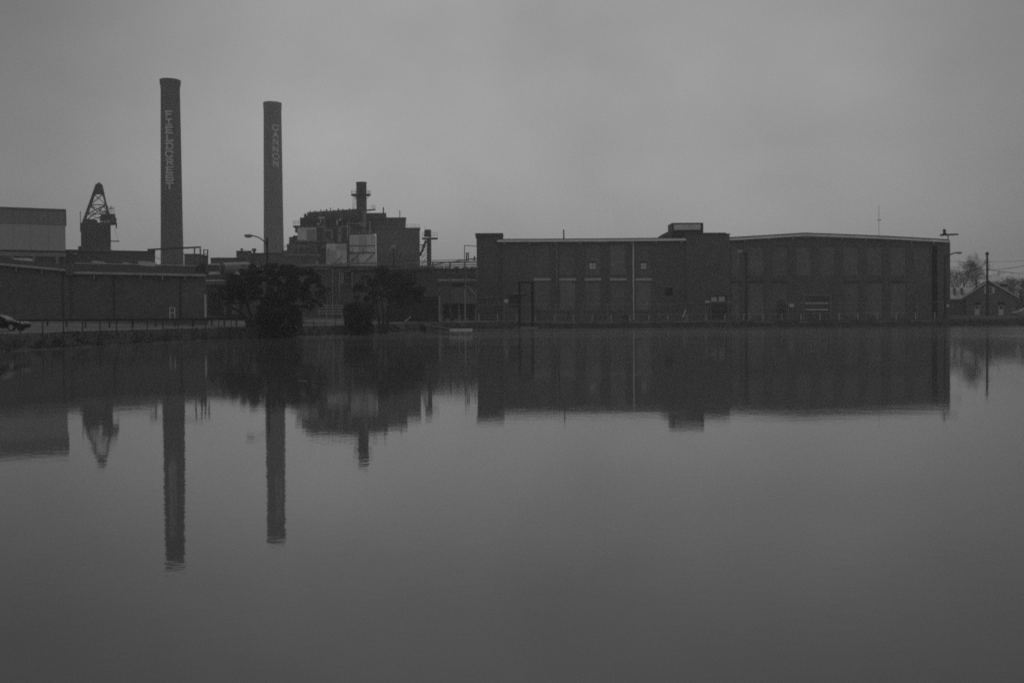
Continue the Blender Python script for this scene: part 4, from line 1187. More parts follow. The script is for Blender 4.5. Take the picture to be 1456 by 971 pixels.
# low side wing to the left with a pale roof and dormers
MB().box(hx(1340), ew - .003, 2.0, 8, GH - .8, hz(424)).build('wing_wall', BRH, house)
MB().prism([(hx(1338), hz(424)), (hx(1384), hz(424)), (hx(1384), hz(425.4)), (hx(1338), hz(425.4))], 1.5, 1.75).build('wing_eave', DARK, house)
wr = MB()
wr.v += [(hx(1338), 1.4, hz(424)), (hx(1376), 1.4, hz(424)), (hx(1388), 6.5, hz(407.5)), (hx(1338), 6.5, hz(407.5))]
wr.v += [(v[0], v[1], v[2] - .25) for v in wr.v]
wr.f += [(0,1,2,3), (7,6,5,4), (0,4,5,1), (1,5,6,2), (2,6,7,3), (3,7,4,0)]
wr.build('wing_roof', ROOFL, house)
for a in (1358.5, 1369):
    x0, x1, z0, z1 = hr(a - 1.6, 408.5, a + 1.6, 418); MB().box(x0, x1, 3.0, 6, z0, z1).build('dormer', BRH, house)
for a in (1356, 1362.5):
    x0, x1, z0, z1 = hr(a - 1, 430, a + 1, 448); MB().box(x0, x1, 1.8, 1.998, GH - .5, z1).build('pilaster', TRIMD, house)
MB().box(hx(1424), hx(1437), 5, 11, hz(424), hz(407)).build('rear_dormer', SIDING, house)
MB().prism([(hx(1420), hz(407)), (hx(1438), hz(407)), (hx(1435), hz(404)), (hx(1422), hz(404))], 4.8, 11.2).build('dormer_roof', ROOFDK, house)

# ------------------------------------------------------------------ fences
def fence_line(name, pts, hgt, label, pr, rr, material, step, rails, group=None):
    """post-and-rail fence along a polyline of (x, y)"""
    root = thing(name, (pts[0][0], pts[0][1], G(*pts[0])), label, 'fence', group)
    walk = []; acc = 0.0
    for p, q in zip(pts, pts[1:]):
        L_ = math.hypot(q[0]-p[0], q[1]-p[1]); s = -acc % step if walk else 0
        while s <= L_:
            walk.append((p[0] + (q[0]-p[0])*s/L_, p[1] + (q[1]-p[1])*s/L_)); s += step
        acc = (L_ - (s - step)) ; acc = acc % step
    tops = []
    first = None
    for x, y in walk:
        z = G(x, y)
        if first is None:
            first = MB().tube((x, y, z - .15), (x, y, z + hgt), pr, k=6).build('post', material, root); fx, fy, fz = x, y, z
        else:
            o = share(first, 'post', root, x - fx, y - fy, z - fz); o.rotation_euler = (random.gauss(0, .012), random.gauss(0, .02), 0)
        tops.append(Vector((x, y, z)))
    for f, r in rails:
        g = MB()
        for a, b in zip(tops, tops[1:]): g.tube(a + Vector((0, 0, hgt * f)), b + Vector((0, 0, hgt * f)), r, k=5, cap=False)
        g.build('rail', material, root)
    return root
bank = [(X(p, d), d) for p, d in ((-60, 71), (20, 74.5), (100, 80.5), (200, 90.5), (330, 105.5), (430, 116), (500, 126))]
fence_line('roadside_fence', bank, .98, 'low dark post-and-cable fence along the left bank', .05, .02, DARK, 2.4, ((.82, .02), (.5, .012)))
# dark guard rail along the far side of the street
gr = thing('guard_rail', (X(180, 104), 104, 1.5), 'long dark guard rail across the front of the brick shed', 'guard rail')
prev = None
gpts = [(X(p, d), d) for p, d in ((-80, 98), (38, 98.5), (120, 101), (220, 105), (300, 109), (352, 112))]
g = MB()
for (xa, y0), (xb, y1) in zip(gpts, gpts[1:]):
    n = len(g.v)
    za, zb_ = 2.0, 2.0
    g.v += [(xa, y0, za), (xb, y1, zb_), (xb, y1, zb_ + .27), (xa, y0, za + .27), (xa, y0 + .1, za), (xb, y1 + .1, zb_), (xb, y1 + .1, zb_ + .27), (xa, y0 + .1, za + .27)]
    g.f += [(n, n+1, n+2, n+3), (n+4, n+7, n+6, n+5), (n+3, n+2, n+6, n+7), (n, n+4, n+5, n+1)]
g.build('beam', DARK, gr)
for i in range(16):
    t = i / 15 * (len(gpts) - 1); k = min(int(t), len(gpts) - 2); f = t - k
    x, y = gpts[k][0] + (gpts[k+1][0]-gpts[k][0])*f, gpts[k][1] + (gpts[k+1][1]-gpts[k][1])*f
    MB().box(x - .07, x + .07, y + .11, y + .25, G(x, y) - .2, 2.2).build('post', DARK, gr)
# far bank: low fence on the water side, tall wire fence behind
far = [(X(p, d), d) for p, d in ((600, 171.5), (680, 172.3), (800, 172), (1000, 171.6), (1200, 171.2), (1346, 170.8))]
fence_line('bank_fence', far, 1.15, 'low wire fence with pale posts along the far water edge', .085, .02, mat('pale_fence_post', .6, .6, .25, 1, 5), 3.42, ((.98, .014), (.5, .01), (.15, .01)))
tall = [(X(p, 180), 180) for p in (680, 1345)]
fence_line('tall_wire_fence', tall, 3.1, 'tall thin wire fence close in front of the mill wall', .045, .02, GALV, 4.9, ((.99, .03), (.7, .01), (.35, .01)))
# kerb of the yard drive, pale
kb = MB()
kp = [(X(600, 169), 168.6), (X(640, 170.4), 170.2), (X(680, 170.8), 170.6), (X(760, 170.8), 170.7), (X(845, 170.6), 170.5)]
for (xa, y0), (xb, y1) in zip(kp, kp[1:]):
    n = len(kb.v); za, zb_ = G(xa, y0), G(xb, y1)
    kb.v += [(xa, y0, za-.2), (xb, y1, zb_-.2), (xb, y1, zb_+.14), (xa, y0, za+.14), (xa, y0+.5, za+.14), (xb, y1+.5, zb_+.14)]
    kb.f += [(n, n+1, n+2, n+3), (n+3, n+2, n+5, n+4)]
kp2 = [(X(845, 170.6), 170.5), (X(1000, 170), 170.0), (X(1200, 169.5), 169.4), (X(1345, 169), 168.9)]
for (xa, y0), (xb, y1) in zip(kp2, kp2[1:]):
    n = len(kb.v); za, zb_ = G(xa, y0), G(xb, y1)
    kb.v += [(xa, y0, za-.2), (xb, y1, zb_-.2), (xb, y1, zb_+.08), (xa, y0, za+.08), (xa, y0+.4, za+.08), (xb, y1+.4, zb_+.08)]
    kb.f += [(n, n+1, n+2, n+3), (n+3, n+2, n+5, n+4)]
kb.build('kerb', CONC, kind='structure')
# railings between the two trees
sr_ = thing('step_railing', W(465, 448, 150), 'stacked horizontal pale rails between the two dark hedges', 'railing')
sr_.location.z = 1.35
for i, b in enumerate((434.6, 438.2, 442.4, 446.2)):
    MB().tube(W(452 + (i % 2) * 3, b, 150), W(487, b, 150), .08, k=5).build('rail', GALV, sr_)
for a in (453, 464, 473, 486): MB().tube((X(a, 150), 150, 1.3), W(a, 434, 150), .07, k=5).build('post', GALV, sr_)

# ------------------------------------------------------------------ street lamps, poles, wires
def cobra(name, label, px, py_top, D, head_px, head_py, lens=False, mtl=DARK, r=.13):
    x = X(px, D); gz = G(x, D)
    root = thing(name, (x, D, gz), label, 'street lamp', 'street lamps round the lake')
    zt_ = Z(py_top, D, px)
    MB().tube((x, D, gz - .2), (x, D, zt_), r * 1.25, r * .8, 8).build('pole', mtl, root)
    h = W(head_px, head_py, D)
    s = 1 if h.x > x else -1
    pts = []
    for i in range(9):
        t = i / 8
        pts.append(Vector((x + (h.x - x) * t, D, (zt_ - .9) + (h.z - zt_ + .9) * (1 - (1 - t) ** 2.6))))
    if abs(h.x - x) > .5: MB().path(pts, r * .55, 6).build('arm', mtl, root)
    hd = MB().lathe((0, 0), [(.1, 0), (.22, .12), (.24, .45), (.2, .85), (.06, 1.0)], 10)
    # lay the head down along the arm
    hd.v = [(h.x + s * (v[2] - .5) * 1.0, D + v[1], h.z + v[0] * .75 * -s * (1 if s < 0 else -1) * (1)) for v in hd.v]
    hd.build('lamp_head', GALV, root, smooth=True)
    MB().box(h.x - .3, h.x + .3, D - .15, D + .15, h.z - .24, h.z - .12).build('lens', LENS if lens else GALV, root)
    return root
cobra('street_lamp', 'street lamp with long curved arm rising beside the big dark tree', 380.6, 337.5, 112, 353, 335.2)
l2 = cobra('street_lamp', 'short-armed street lamp with pale head in front of the power house', 560.3, 352.5, 160, 558.6, 351, True)
cobra('street_lamp', 'street lamp against the mill wall right of its entrance tower', 1061, 358.5, 173, 1052.5, 357.6, True, r=.22)
cobra('street_lamp', 'street lamp reaching right from the far right corner of the mill', 1343.5, 362, 172, 1364, 359.4, r=.22)
# utility pole and wires at the right edge
up_x, up_y = X(1404, 186), 186.0
upole = thing('utility_pole', (up_x, up_y, 1.7), 'bare dark wooden utility pole in front of the gabled house', 'utility pole')
ptop = W(1403.6, 358.5, 186)
MB().tube((up_x, up_y, 1.3), ptop, .26, .19, 8).build('pole', WOOD, upole)
MB().box(ptop.x - .25, ptop.x + .25, up_y - .25, up_y + .25, ptop.z - .55, ptop.z - .15).build('transformer_cap', DARK, upole)
for b in (383.5, 379):
    q = W(1404, b, 186); MB().lathe((q.x + .25, up_y - .1), [(.06, q.z), (.09, q.z + .15), (.04, q.z + .3)], 8).build('insulator', DARK, upole)
def wire(a, b, sag, label, r=.035):
    a, b = Vector(a), Vector(b); mb = MB(); pts = []
    for i in range(17):
        t = i / 16; p = a.lerp(b, t); p.z -= sag * 4 * t * (1 - t); pts.append(p)
    mb.path(pts, r, 4)
    mb.build('overhead_wire', DARK, None, label, 'wire', 'overhead wires at the right edge')
wire(W(1404, 383.5, 186), W(1520, 392, 180), .3, 'lowest overhead wire running right from the utility pole', .05)
wire(W(1404, 384, 186), W(1540, 352, 150), .8, 'overhead wire rising steeply to the right of the utility pole', .05)
wire(W(1404, 372, 186), W(1530, 358, 170), .6, 'thin topmost overhead wire right of the utility pole', .03)
wire(W(1350, 378, 195), W(1404, 383.5, 186), .2, 'short overhead wire between mill corner and utility pole', .035)
wire(W(1350, 371, 195), W(1404, 372, 186), .2, 'thin upper overhead wire between mill and utility pole', .03)
# far radio mast
mast = thing('radio_mast', W(1250, 440, 1300), 'faint slender radio mast far behind the mill roof', 'mast')
mast.location.z = 1
a, b = W(1250, 345, 1300), W(1249.6, 292, 1300)
MB().tube(Vector((a.x, 1300, 1)), b, .5, .35, 4).build('lattice_shaft', GALV, mast)
MB().box(a.x - 2.2, a.x + 2.2, 1298, 1302, Z(313, 1300, 1250) - .5, Z(313, 1300, 1250) + .5).build('antenna_ring', GALV, mast)

# ------------------------------------------------------------------ dark hoist frame and landing stage at the far bank
DR = 168.0
hf = thing('hoist_frame', (X(747.5, DR), DR, .6), 'tall black rectangular hoist frame standing at the far water edge', 'frame')
xa, xb = X(738.6, DR), X(757, DR)
zt_ = Z(403, DR, 747)
for x in (xa, xb): MB().box(x - .22, x + .22, DR - .22, DR + .22, -.8, zt_).build('post', mat('black_tarred_steel', .015, .8, .2, 1, 4, spec=.1), hf)
MB().box(xa - .3, xb + .3, DR - .21, DR + .21, zt_ + .001, zt_ + .32).build('cross_beam', mat('black_tarred_steel', .015), hf)
c = W(763, 441, DR)
mb = MB()
for i in range(14):
    t0, t1 = 2*math.pi*i/14, 2*math.pi*(i+1)/14
    mb.tube((c.x + .3*math.cos(t0), DR - .2, c.z + .3*math.sin(t0)), (c.x + .3*math.cos(t1), DR - .2, c.z + .3*math.sin(t1)), .05, k=5)
mb.tube((xb, DR - .2, c.z + .9), (c.x, DR - .2, c.z + .3), .04, k=4)
mb.build('hand_wheel', DARK, hf)
MB().box(xa - .9, xb + .9, DR - .9, DR + .6, -.8, .3).build('footing', CONC, hf)
MB().tube((X(740, DR), DR - 1, .5), (X(731, DR), DR - 1.2, -.4), .1, k=5).build('stay', DARK, hf)
lst = thing('landing_stage', (X(655, 118), 118, 0), 'small pale-topped landing stage standing in the water', 'landing stage')
DZ = 118.0
x0, x1 = X(639.5, DZ), X(671.5, DZ)
zt_ = Z(468, DZ, 655)
for i in range(8):
    xa_, xb_ = x0 + (x1-x0)*i/8, x0 + (x1-x0)*(i+1)/8 - .02
    MB().box(xa_, xb_, DZ - .9, DZ + 1.2, zt_ - .12, zt_ + .01 * ((i * 5) % 3)).build('plank', TRIM, lst)
MB().box(x0, x1, DZ - .88, DZ - .8, zt_ - .3, zt_ - .125).build('rim_beam', TRIM, lst)
for x in (x0 + .1, (x0+x1)/2, x1 - .1):
    for y in (DZ - .7, DZ + 1): MB().box(x - .06, x + .06, y - .06, y + .06, -1.2, zt_ - .13).build('leg', GALV, lst)
gw = MB(); a, b = W(601, 461.5, 150), Vector((x0 + .2, DZ + .6, zt_))
gw.prism([(0, 0)] * 3, 0, 0) if False else None
d = (b - a); nrm = Vector((-d.y, d.x, 0)).normalized() * .5
gw.v += [tuple(a + nrm), tuple(a - nrm), tuple(b - nrm), tuple(b + nrm)] + [tuple(q + Vector((0, 0, -.15))) for q in (a + nrm, a - nrm, b - nrm, b + nrm)]
gw.f += [(0,1,2,3), (7,6,5,4), (0,4,5,1), (1,5,6,2), (2,6,7,3), (3,7,4,0)]
gw.build('gangway', WOOD, None, 'narrow dark gangway sloping from the bank to the landing stage', 'gangway')
# things afloat
q = W(430, 542, 0.0 + 1350*2.4/(542-449.8))
MB().box(q.x - .17, q.x + .17, q.y - .05, q.y + .05, -.03, .012).build('floating_stick', TRIMD, None, 'short pale stick floating on the lake left of centre', 'stick')
q = W(202, 486.5, 91)
MB().tube((q.x - .7, 90, .05), (q.x + .8, 90.3, .1), .18, .14, 8).build('floating_log', WOOD, None, 'dark log lying at the edge of the left bank', 'log')
MB().tube(W(971, 451, 174), W(974.8, 440.5, 174.5), .1, k=5).build('leaning_white_post', TRIM, None, 'short white post leaning in front of the mill near its entrance', 'post')
MB().tube(W(576, 457, 158), W(584, 450.5, 159), .06, k=5).build('white_barrier_arm', TRIM, None, 'short white slanted barrier arm on the yard pavement', 'barrier')
x0, x1, z0, z1 = R(1062, 442, 1068, 451.5, 176)
MB().box(x0, x1, 176, 176.5, G(x0, 176) - .1, z1).build('utility_cabinet', TRIMD, None, 'pale utility cabinet beside the lamp post before the mill', 'cabinet')
x0, x1, z0, z1 = R(886, 448, 893, 456, 174)
MB().box(x0, x1, 174, 174.8, G(x0, 174) - .1, z1).box(x0 - .1, x1 + .1, 173.9, 174.9, z1, z1 + .1).build('dark_bin', DARK, None, 'squat dark bin at the foot of the white downspout', 'bin')

# ------------------------------------------------------------------ cars
def car(name, label, fx, fy, gz, paint, facing=1, length=4.6):
    root = thing(name, (fx - facing * length / 2, fy, gz), label, 'car')
    P = [(0,.28),(0,.55),(-.06,.66),(-.5,.76),(-1.25,.86),(-1.95,1.28),(-2.35,1.40),(-3.1,1.39),(-3.75,1.05),(-4.45,.98),(-4.6,.8),(-4.6,.3),(-4.2,.2),(-.3,.2)]
    W2 = .86
    def wy(z): return W2 if z < .75 else W2 - (z - .75) * .42
    mb = MB()
    n = len(P)
    for sg in (-1, 1):
        for x, z in P: mb.v.append((fx + facing * x, fy + sg * (wy(z) - (.1 if x > -.1 or x < -4.5 else 0)), gz + z))
    mb.f.append(tuple(range(n))); mb.f.append(tuple(reversed(range(n, 2*n))))
    for i in range(n):
        j = (i + 1) % n; mb.f.append((j, i, n + i, n + j))
    body = mb.build('body', paint, root, bevel=.05)
    for sg in (-1, 1):
        q = [(-1.42,.92),(-2.0,1.25),(-2.38,1.34),(-2.75,1.34),(-2.75,.94)]
        q2 = [(-2.83,.94),(-2.83,1.34),(-3.08,1.33),(-3.6,1.04),(-3.55,.96)]
        for k in (q, q2):
            w = MB(); base = [(fx + facing * x, fy + sg * (wy(z) + .012), gz + z) for x, z in k]
            w.quad(*base); w.build('side_window', GLASS, body)
    ws = MB().quad((fx - facing*1.29, fy - .62, gz + .9), (fx - facing*1.29, fy + .62, gz + .9), (fx - facing*1.93, fy + .56, gz + 1.285), (fx - facing*1.93, fy - .56, gz + 1.285))
    ws.v = [(v[0] + facing * .02, v[1], v[2] + .02) for v in ws.v]
    ws.build('windscreen', GLASS, body)
    for x in (-.85, -3.65):
        for sg in (-1, 1):
            cx, cy = fx + facing * x, fy + sg * .76
            wl = MB().tube((cx, cy - .1, gz + .31), (cx, cy + .1, gz + .31), .31, k=18).build('wheel', RUBBER, root)
            MB().tube((cx, cy + sg * .06, gz + .31), (cx, cy + sg * .115, gz + .31), .2, k=14).build('rim', CHROME, wl)
    for sg in (-1, 1):
        y0 = fy + sg * .56
        MB().prism([(fx - facing * .02, gz + .58), (fx + facing * .015, gz + .66), (fx - facing * .42, gz + .775), (fx - facing * .42, gz + .68)], y0 - .2, y0 + .2).build('headlight', LENS, root)
        MB().box(fx - facing * 4.62, fx - facing * 4.5, y0 - .15, y0 + .15, gz + .65, gz + .8).build('tail_light', DARK, root)
        MB().box(fx - facing * 1.62, fx - facing * 1.45, fy + sg * .86 - .12, fy + sg * .86 + .12, gz + .93, gz + 1.05).build('mirror', paint, root)
    return root
cyp = 80.5
cxp = X(37, cyp)
car('parked_car', 'dark car with bright headlight at the left edge on the street', cxp, cyp, G(cxp, cyp) + .02, CARP, 1)
cx2 = X(1441, 196)
car('parked_car', 'white car half in view beside the house at the right edge', cx2, 196, 1.75, CARW, -1)

# ------------------------------------------------------------------ trees and shrubs
def leaf_mass(mb, rnd, clumps, n, size, flat=.55):
    """scatter small folded leaf quads through overlapping clumps (centre, rx, ry, rz)"""
    vols = [c[1] * c[2] * c[3] for c in clumps]; tot = sum(vols)
    for c, v in zip(clumps, vols):
        k = int(n * v / tot)
        for _ in range(k):
            while True:
                p = Vector((rnd.uniform(-1, 1), rnd.uniform(-1, 1), rnd.uniform(-1, 1)))
                if p.length <= 1: break
            p *= p.length ** .0 if p.length == 0 else (p.length ** -.35)      # bias outwards
            if p.length > 1.12: p *= 1.12 / p.length
            q = c[0] + Vector((p.x * c[1], p.y * c[2], p.z * c[3]))
            s = size * rnd.uniform(.6, 1.5)
            a = Vector((rnd.gauss(0, 1), rnd.gauss(0, 1), rnd.gauss(0, .7))).normalized()
            b = a.orthogonal().normalized() * flat
            b.rotate(Matrix.Rotation(rnd.uniform(0, 6.28), 3, a))
            mb.quad(q - a * s, q + b * s, q + a * s, q - b * s)
def limb(mb, rnd, p, d, L_, r, depth, tips=None, spread=.6, up=.1, kids=3, shrink=.72):
    segs = 3
    for i in range(segs):
        nd = (d + Vector((rnd.gauss(0, .12), rnd.gauss(0, .12), rnd.gauss(0, .08) + up * .3))).normalized()
        q = p + nd * (L_ / segs)
        r1 = r * (1 - .12 * (i + 1))
        mb.tube(p, q, r, r1, 5 if r > .05 else 3, False)
        p, d, r = q, nd, r1
        if depth > 0 and i >= 1:
            for _ in range(1):
                nd2 = (d + Vector((rnd.gauss(0, spread), rnd.gauss(0, spread), rnd.gauss(0, spread) + up))).normalized()
                limb(mb, rnd, p, nd2, L_ * shrink * rnd.uniform(.7, 1.1), r * .62, depth - 1, tips, spread, up, kids, shrink)
    if tips is not None: tips.append(p.copy())
    if depth > 0:
        for _ in range(kids - 1):
            nd2 = (d + Vector((rnd.gauss(0, spread), rnd.gauss(0, spread), rnd.gauss(0, spread) + up))).normalized()
            limb(mb, rnd, p, nd2, L_ * shrink * rnd.uniform(.8, 1.15), r * .72, depth - 1, tips, spread, up, kids, shrink)

# big dark tree on the left bank
DTREE = 110.0
rnd = random.Random(3)
def PX(px, py, D): return W(px, py, D)
tb = PX(354, 463, DTREE); tb.z = G(tb.x, tb.y)
tree = thing('evergreen_tree', tb, 'broad dark evergreen tree with leaning forked trunk on the left bank', 'tree')
mb = MB()
b0 = tb + Vector((0, 0, -.3))
stems = [[(354, 464), (349, 452), (342, 444), (331, 438), (318, 433), (306, 428)],
         [(357, 464), (357, 448), (352, 434), (346, 420), (340, 406)],
         [(361, 464), (366, 446), (374, 428), (385, 412), (396, 398)],
         [(363, 464), (376, 446), (396, 432), (420, 420), (440, 412)]]
for si, st_ in enumerate(stems):
    pts = [PX(a, b, DTREE + (i * .35) * (1 if si % 2 else -1)) for i, (a, b) in enumerate(st_)]
    r = [.27, .22, .17, .12, .09, .06]
    for i in range(len(pts) - 1): mb.tube(pts[i], pts[i+1], r[i], r[i+1], 8)
    for p in pts[2:] + pts[3:]:
        limb(mb, rnd, p, Vector((rnd.gauss(0, 1), rnd.gauss(0, .8), .6)).normalized(), 1.7, .055, 3, None, .6, .12, 2)
mb.build('trunk', BARK, tree)
cl_ = []
def C(px, py, dy, rx, rz): 
    s = DTREE / F_PX
    return (W(px, py, DTREE + dy), rx * s, rx * s * .85, rz * s)
for px, py, dy, rx, rz in [(322, 412, 0, 20, 12), (345, 398, 1, 24, 14), (376, 392, -1, 26, 14), (405, 391, 1, 24, 13), (430, 396, 0, 22, 14), (447, 408, -1, 15, 14), (455, 424, 0, 8, 7),
                           (360, 412, -1.5, 25, 14), (395, 412, -1, 26, 16), (425, 414, 0, 22, 15), (372, 428, 0, 16, 8), (405, 430, 1, 20, 8), (308, 420, 0, 12, 7), (334, 422, 0, 14, 8),
                           (362, 384, 2, 18, 8), (418, 385, 2, 20, 8), (390, 381, 0, 14, 6), (440, 388, 1, 13, 8), (309, 409, 0, 9, 6), (462, 412, 0, 7, 6), (435, 430, 0, 12, 6), (385, 436, 0, 22, 6), (415, 438, 0, 20, 5), (445, 434, 0, 12, 6), (330, 430, 0, 12, 5), (352, 424, 0, 14, 8)]:
    for _ in range(9):
        t_, a_ = rnd.random() ** .5, rnd.uniform(0, 6.283)
        cl_.append(C(px + t_ * math.cos(a_) * rx, py + t_ * math.sin(a_) * rz, dy + rnd.uniform(-1.5, 1.5), rx * rnd.uniform(.22, .42), rz * rnd.uniform(.26, .5)))
mb = MB(); leaf_mass(mb, rnd, cl_, 27000, .11)
mb.build('crown', LEAF, tree)

def shrub(name, label, px0, py0, px1, py1, D, n, seed, square=.75):
    rnd = random.Random(seed)
    x0, x1, z0, z1 = R(px0, py0, px1, py1, D)
    cx = (x0+x1)/2; gz = G(cx, D)
    root = thing(name, (cx, D, gz), label, 'shrub', 'clipped dark hedges on the left bank')
    st = MB()
    for i in range(6):
        xx = x0 + (x1-x0) * (.15 + .14 * i)
        st.tube((xx, D, gz - .2), (xx + rnd.gauss(0, .3), D + rnd.gauss(0, .3), gz + (z1-gz) * .6), .06, .03, 5)
    st.build('stem', BARK, root)
    # dense woody heart plus leaves
    cls = []
    w, h = (x1-x0)/2, (z1-gz)/2
    for _ in range(46):
        t = rnd.uniform(-1, 1); u = rnd.uniform(-1, 1); v = rnd.uniform(-.8, .8)
        k = (abs(t) ** 3 + abs(u) ** 3) ** (1/3)
        if k > 1: t, u = t / k, u / k
        rr = rnd.uniform(.16, .3)
        t *= .8 + .2 * (u + 1) / 2
        cls.append((Vector((cx + t * w * (1 - rr), D + v * w * .6, gz + h + u * h * (1 - rr * .8))), w * rr, w * rr, h * rr * 1.3))
    for _ in range(26):
        t = rnd.uniform(-1, 1); r_ = rnd.uniform(.05, .1)
        cls.append((Vector((cx + t * w * .97, D + rnd.uniform(-.5, .5) * w, gz + 2 * h * rnd.uniform(.75, 1.07))), w * r_, w * r_, h * r_ * 2.2))
    mb = MB(); leaf_mass(mb, rnd, cls, n, .11)
    mb.build('foliage', LEAF2, root)
    return root
shrub('clipped_hedge', 'wide clipped black hedge beneath the big leaning tree', 360, 437.5, 433.5, 464, 106, 9000, 11)
shrub('clipped_hedge', 'smaller clipped black hedge left of the second tree', 485, 430, 539, 462.5, 122, 7000, 12)

# second tree: several pale-barked stems and a loose crown
DT2 = 132.0
rnd = random.Random(5)
tb = PX(546, 462, DT2); tb.z = G(tb.x, DT2)
tree2 = thing('multi_stem_tree', tb, 'multi-stemmed tree with loose dark crown right of the smaller hedge', 'tree')
mb = MB()
for st_ in ([(540, 463), (538, 448), (536, 436), (532, 424), (524, 408)], [(544, 463), (545, 446), (543, 430), (540, 412), (538, 398)], [(548, 463), (550, 446), (552, 432), (558, 418), (566, 402)], [(550, 463), (553, 450), (560, 436), (575, 422), (590, 412)]):
    pts = [PX(a, b, DT2 + i * .3 * rnd.uniform(-1, 1)) for i, (a, b) in enumerate(st_)]
    pts[0].z = tb.z - .2
    r = [.2, .15, .11, .08, .05]
    for i in range(4): mb.tube(pts[i], pts[i+1], r[i], r[i+1], 7)
    for p in pts[2:]: limb(mb, rnd, p, Vector((rnd.gauss(0, 1), rnd.gauss(0, .8), .7)).normalized(), 1.7, .05, 2, None, .6, .2, 2)
mb.build('trunk', BARK, tree2)
cl_ = []
s = DT2 / F_PX
for px, py, rx, rz in [(520, 402, 16, 12), (512, 416, 13, 10), (540, 396, 20, 12), (560, 400, 20, 13), (580, 406, 18, 12), (595, 414, 16, 10), (548, 412, 20, 12), (570, 420, 18, 11), (530, 420, 14, 9), (600, 424, 13, 8), (585, 428, 16, 9)]:
    for _ in range(6):
        cl_.append((W(px + rnd.uniform(-1, 1) * rx, py + rnd.uniform(-1, 1) * rz, DT2 + rnd.uniform(-1.5, 1.5)), rx * s * rnd.uniform(.3, .55), rx * s * .45, rz * s * rnd.uniform(.3, .55)))
mb = MB(); leaf_mass(mb, rnd, cl_, 13000, .12)
mb.build('crown', LEAF, tree2)

# bare trees behind the house
def bare(name, label, px, D, h, seed, depth=5, r=.28):
    rnd = random.Random(seed)
    x = X(px, D); root = thing(name, (x, D, 1.6), label, 'tree', 'bare trees beyond the house')
    mb = MB(); mb.tube((x, D, 1.2), (x, D, 1.6 + h * .3), r, r * .7, 7).tube((x, D, 1.6 + h * .3), (x, D, 1.6 + h * .62), r * .7, r * .25, 6)
    tips = []
    base0 = Vector((x, D, 1.6))
    tw = MB()
    for k in range(6):
        base = base0 + Vector((0, 0, h * (.16 + .07 * k)))
        d = Vector((rnd.gauss(0, .75), rnd.gauss(0, .75), 1)).normalized()
        limb(tw, rnd, base, d, h * (.28 - .02 * k), r * .4, depth - 1, tips, .5, .1, 2, .74)
    for t in tips:
        for _ in range(3):
            d = Vector((rnd.gauss(0, .6), rnd.gauss(0, .6), rnd.uniform(-.1, 1))).normalized()
            tw.tube(t, t + d * rnd.uniform(.5, 1.3), .018, .008, 3, False)
    mb.build('trunk', TWIG, root); tw.build('crown', TWIG, root)
bare('bare_tree', 'bare winter tree whose crown rises beside the mill corner', 1370, 250, 15.5, 21)
bare('bare_tree', 'bare winter tree with spreading crown left of the gable peak', 1388, 255, 16, 22)
bare('bare_tree', 'slender bare tree rising just right of the mill lamp', 1356, 262, 13.5, 29)
bare('bare_tree', 'bare winter tree behind the right slope of the gable', 1432, 300, 12, 27)
bare('bare_tree', 'small bare tree seen low behind the gable roof', 1420, 275, 10, 23)
bare('bare_tree', 'bare winter tree at the right edge of the picture', 1452, 240, 9.5, 24)
bare('bare_tree', 'bare thicket tree just right of the house roof', 1440, 258, 9.5, 25, 4)
x0, x1, z0, z1 = R(1376, 390, 1394, 398, 250)
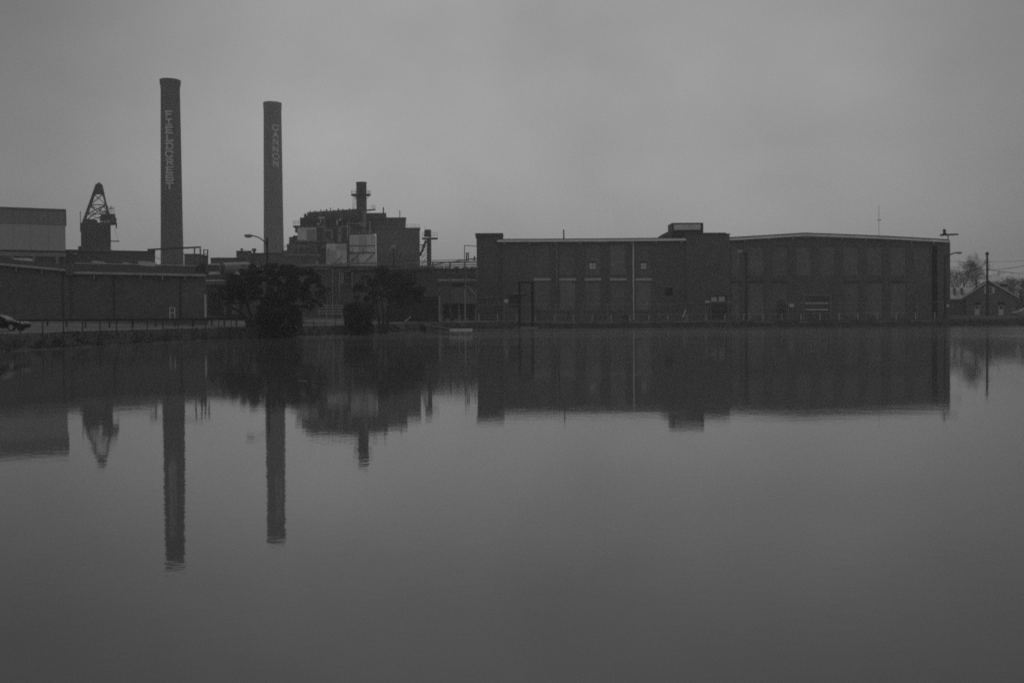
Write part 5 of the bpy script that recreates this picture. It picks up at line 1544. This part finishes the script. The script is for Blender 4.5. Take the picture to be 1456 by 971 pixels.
# far woods closing the horizon
rnd = random.Random(31)
mb = MB()
for i in range(560):
    t = rnd.random()
    x = -420 + 1100 * t; y = 430 + rnd.uniform(-30, 60); h = rnd.uniform(7, 13)
    if i >= 420: x = rnd.uniform(148, 190); y = rnd.uniform(275, 320); h = rnd.uniform(6, 12)
    mb.tube((x, y, .8), (x + rnd.gauss(0, .6), y, h * .7), .2, .1, 4, False)
    for _ in range(16):
        p = Vector((x + rnd.gauss(0, .5), y + rnd.gauss(0, 1), rnd.uniform(2, h * .75)))
        d = Vector((rnd.gauss(0, .7), rnd.gauss(0, .5), rnd.uniform(.2, 1))).normalized()
        q = p + d * rnd.uniform(1.5, 3.5)
        mb.tube(p, q, .09, .05, 3, False)
        for _ in range(3):
            e = (d + Vector((rnd.gauss(0, .6), rnd.gauss(0, .6), rnd.gauss(.2, .4)))).normalized()
            o_ = p.lerp(q, rnd.uniform(.4, 1)); mb.tube(o_, o_ + e * rnd.uniform(.8, 2), .06, .03, 3, False)
mb.build('far_woods', TWIG, None, 'bare woods closing the horizon far behind the works', 'woods', kind='stuff')

# grass along the banks
rnd = random.Random(41)
mb = MB()
segs = [((a, ya), (b, yb)) for (a, ya), (b, yb) in zip(SH, SH[1:]) if a >= -62 and b <= 150]
Ls = [math.hypot(b[0]-a[0], b[1]-a[1]) for a, b in segs]
for _ in range(26000):
    (a, b) = rnd.choices(segs, Ls)[0]; t = rnd.random()
    dx, dy = b[0]-a[0], b[1]-a[1]; L_ = math.hypot(dx, dy); n = Vector((-dy/L_, dx/L_))
    d = abs(rnd.gauss(.9, .9)); x, y = a[0]+dx*t+n.x*d, a[1]+dy*t+n.y*d
    z = G(x, y)
    if z < .02: continue
    h = rnd.uniform(.08, .26) * (1.5 if rnd.random() < .08 else 1)
    w = rnd.uniform(.03, .08); th = rnd.uniform(0, 3.14); lx, ly = rnd.gauss(0, .1), rnd.gauss(0, .1)
    c, s_ = math.cos(th) * w, math.sin(th) * w
    mb.quad((x - c, y - s_, z - .03), (x + c, y + s_, z - .03), (x + lx, y + ly, z + h))
mb.build('bank_grass', GRASS, None, 'short winter grass along the banks', 'grass', kind='stuff')

# ------------------------------------------------------------------ haze over lake and works
hm = bpy.data.materials.new('haze'); hm.use_nodes = True
t = hm.node_tree; t.nodes.clear()
pv = t.nodes.new('ShaderNodeVolumePrincipled')
pv.inputs['Color'].default_value = (.97, .97, .97, 1)
pv.inputs['Density'].default_value = .0007
pv.inputs['Anisotropy'].default_value = .2
ou = t.nodes.new('ShaderNodeOutputMaterial'); t.links.new(pv.outputs[0], ou.inputs['Volume'])
MB().box(-1550, 1550, -450, 1650, -2.5, 100).build('haze', hm, None, kind='stuff')
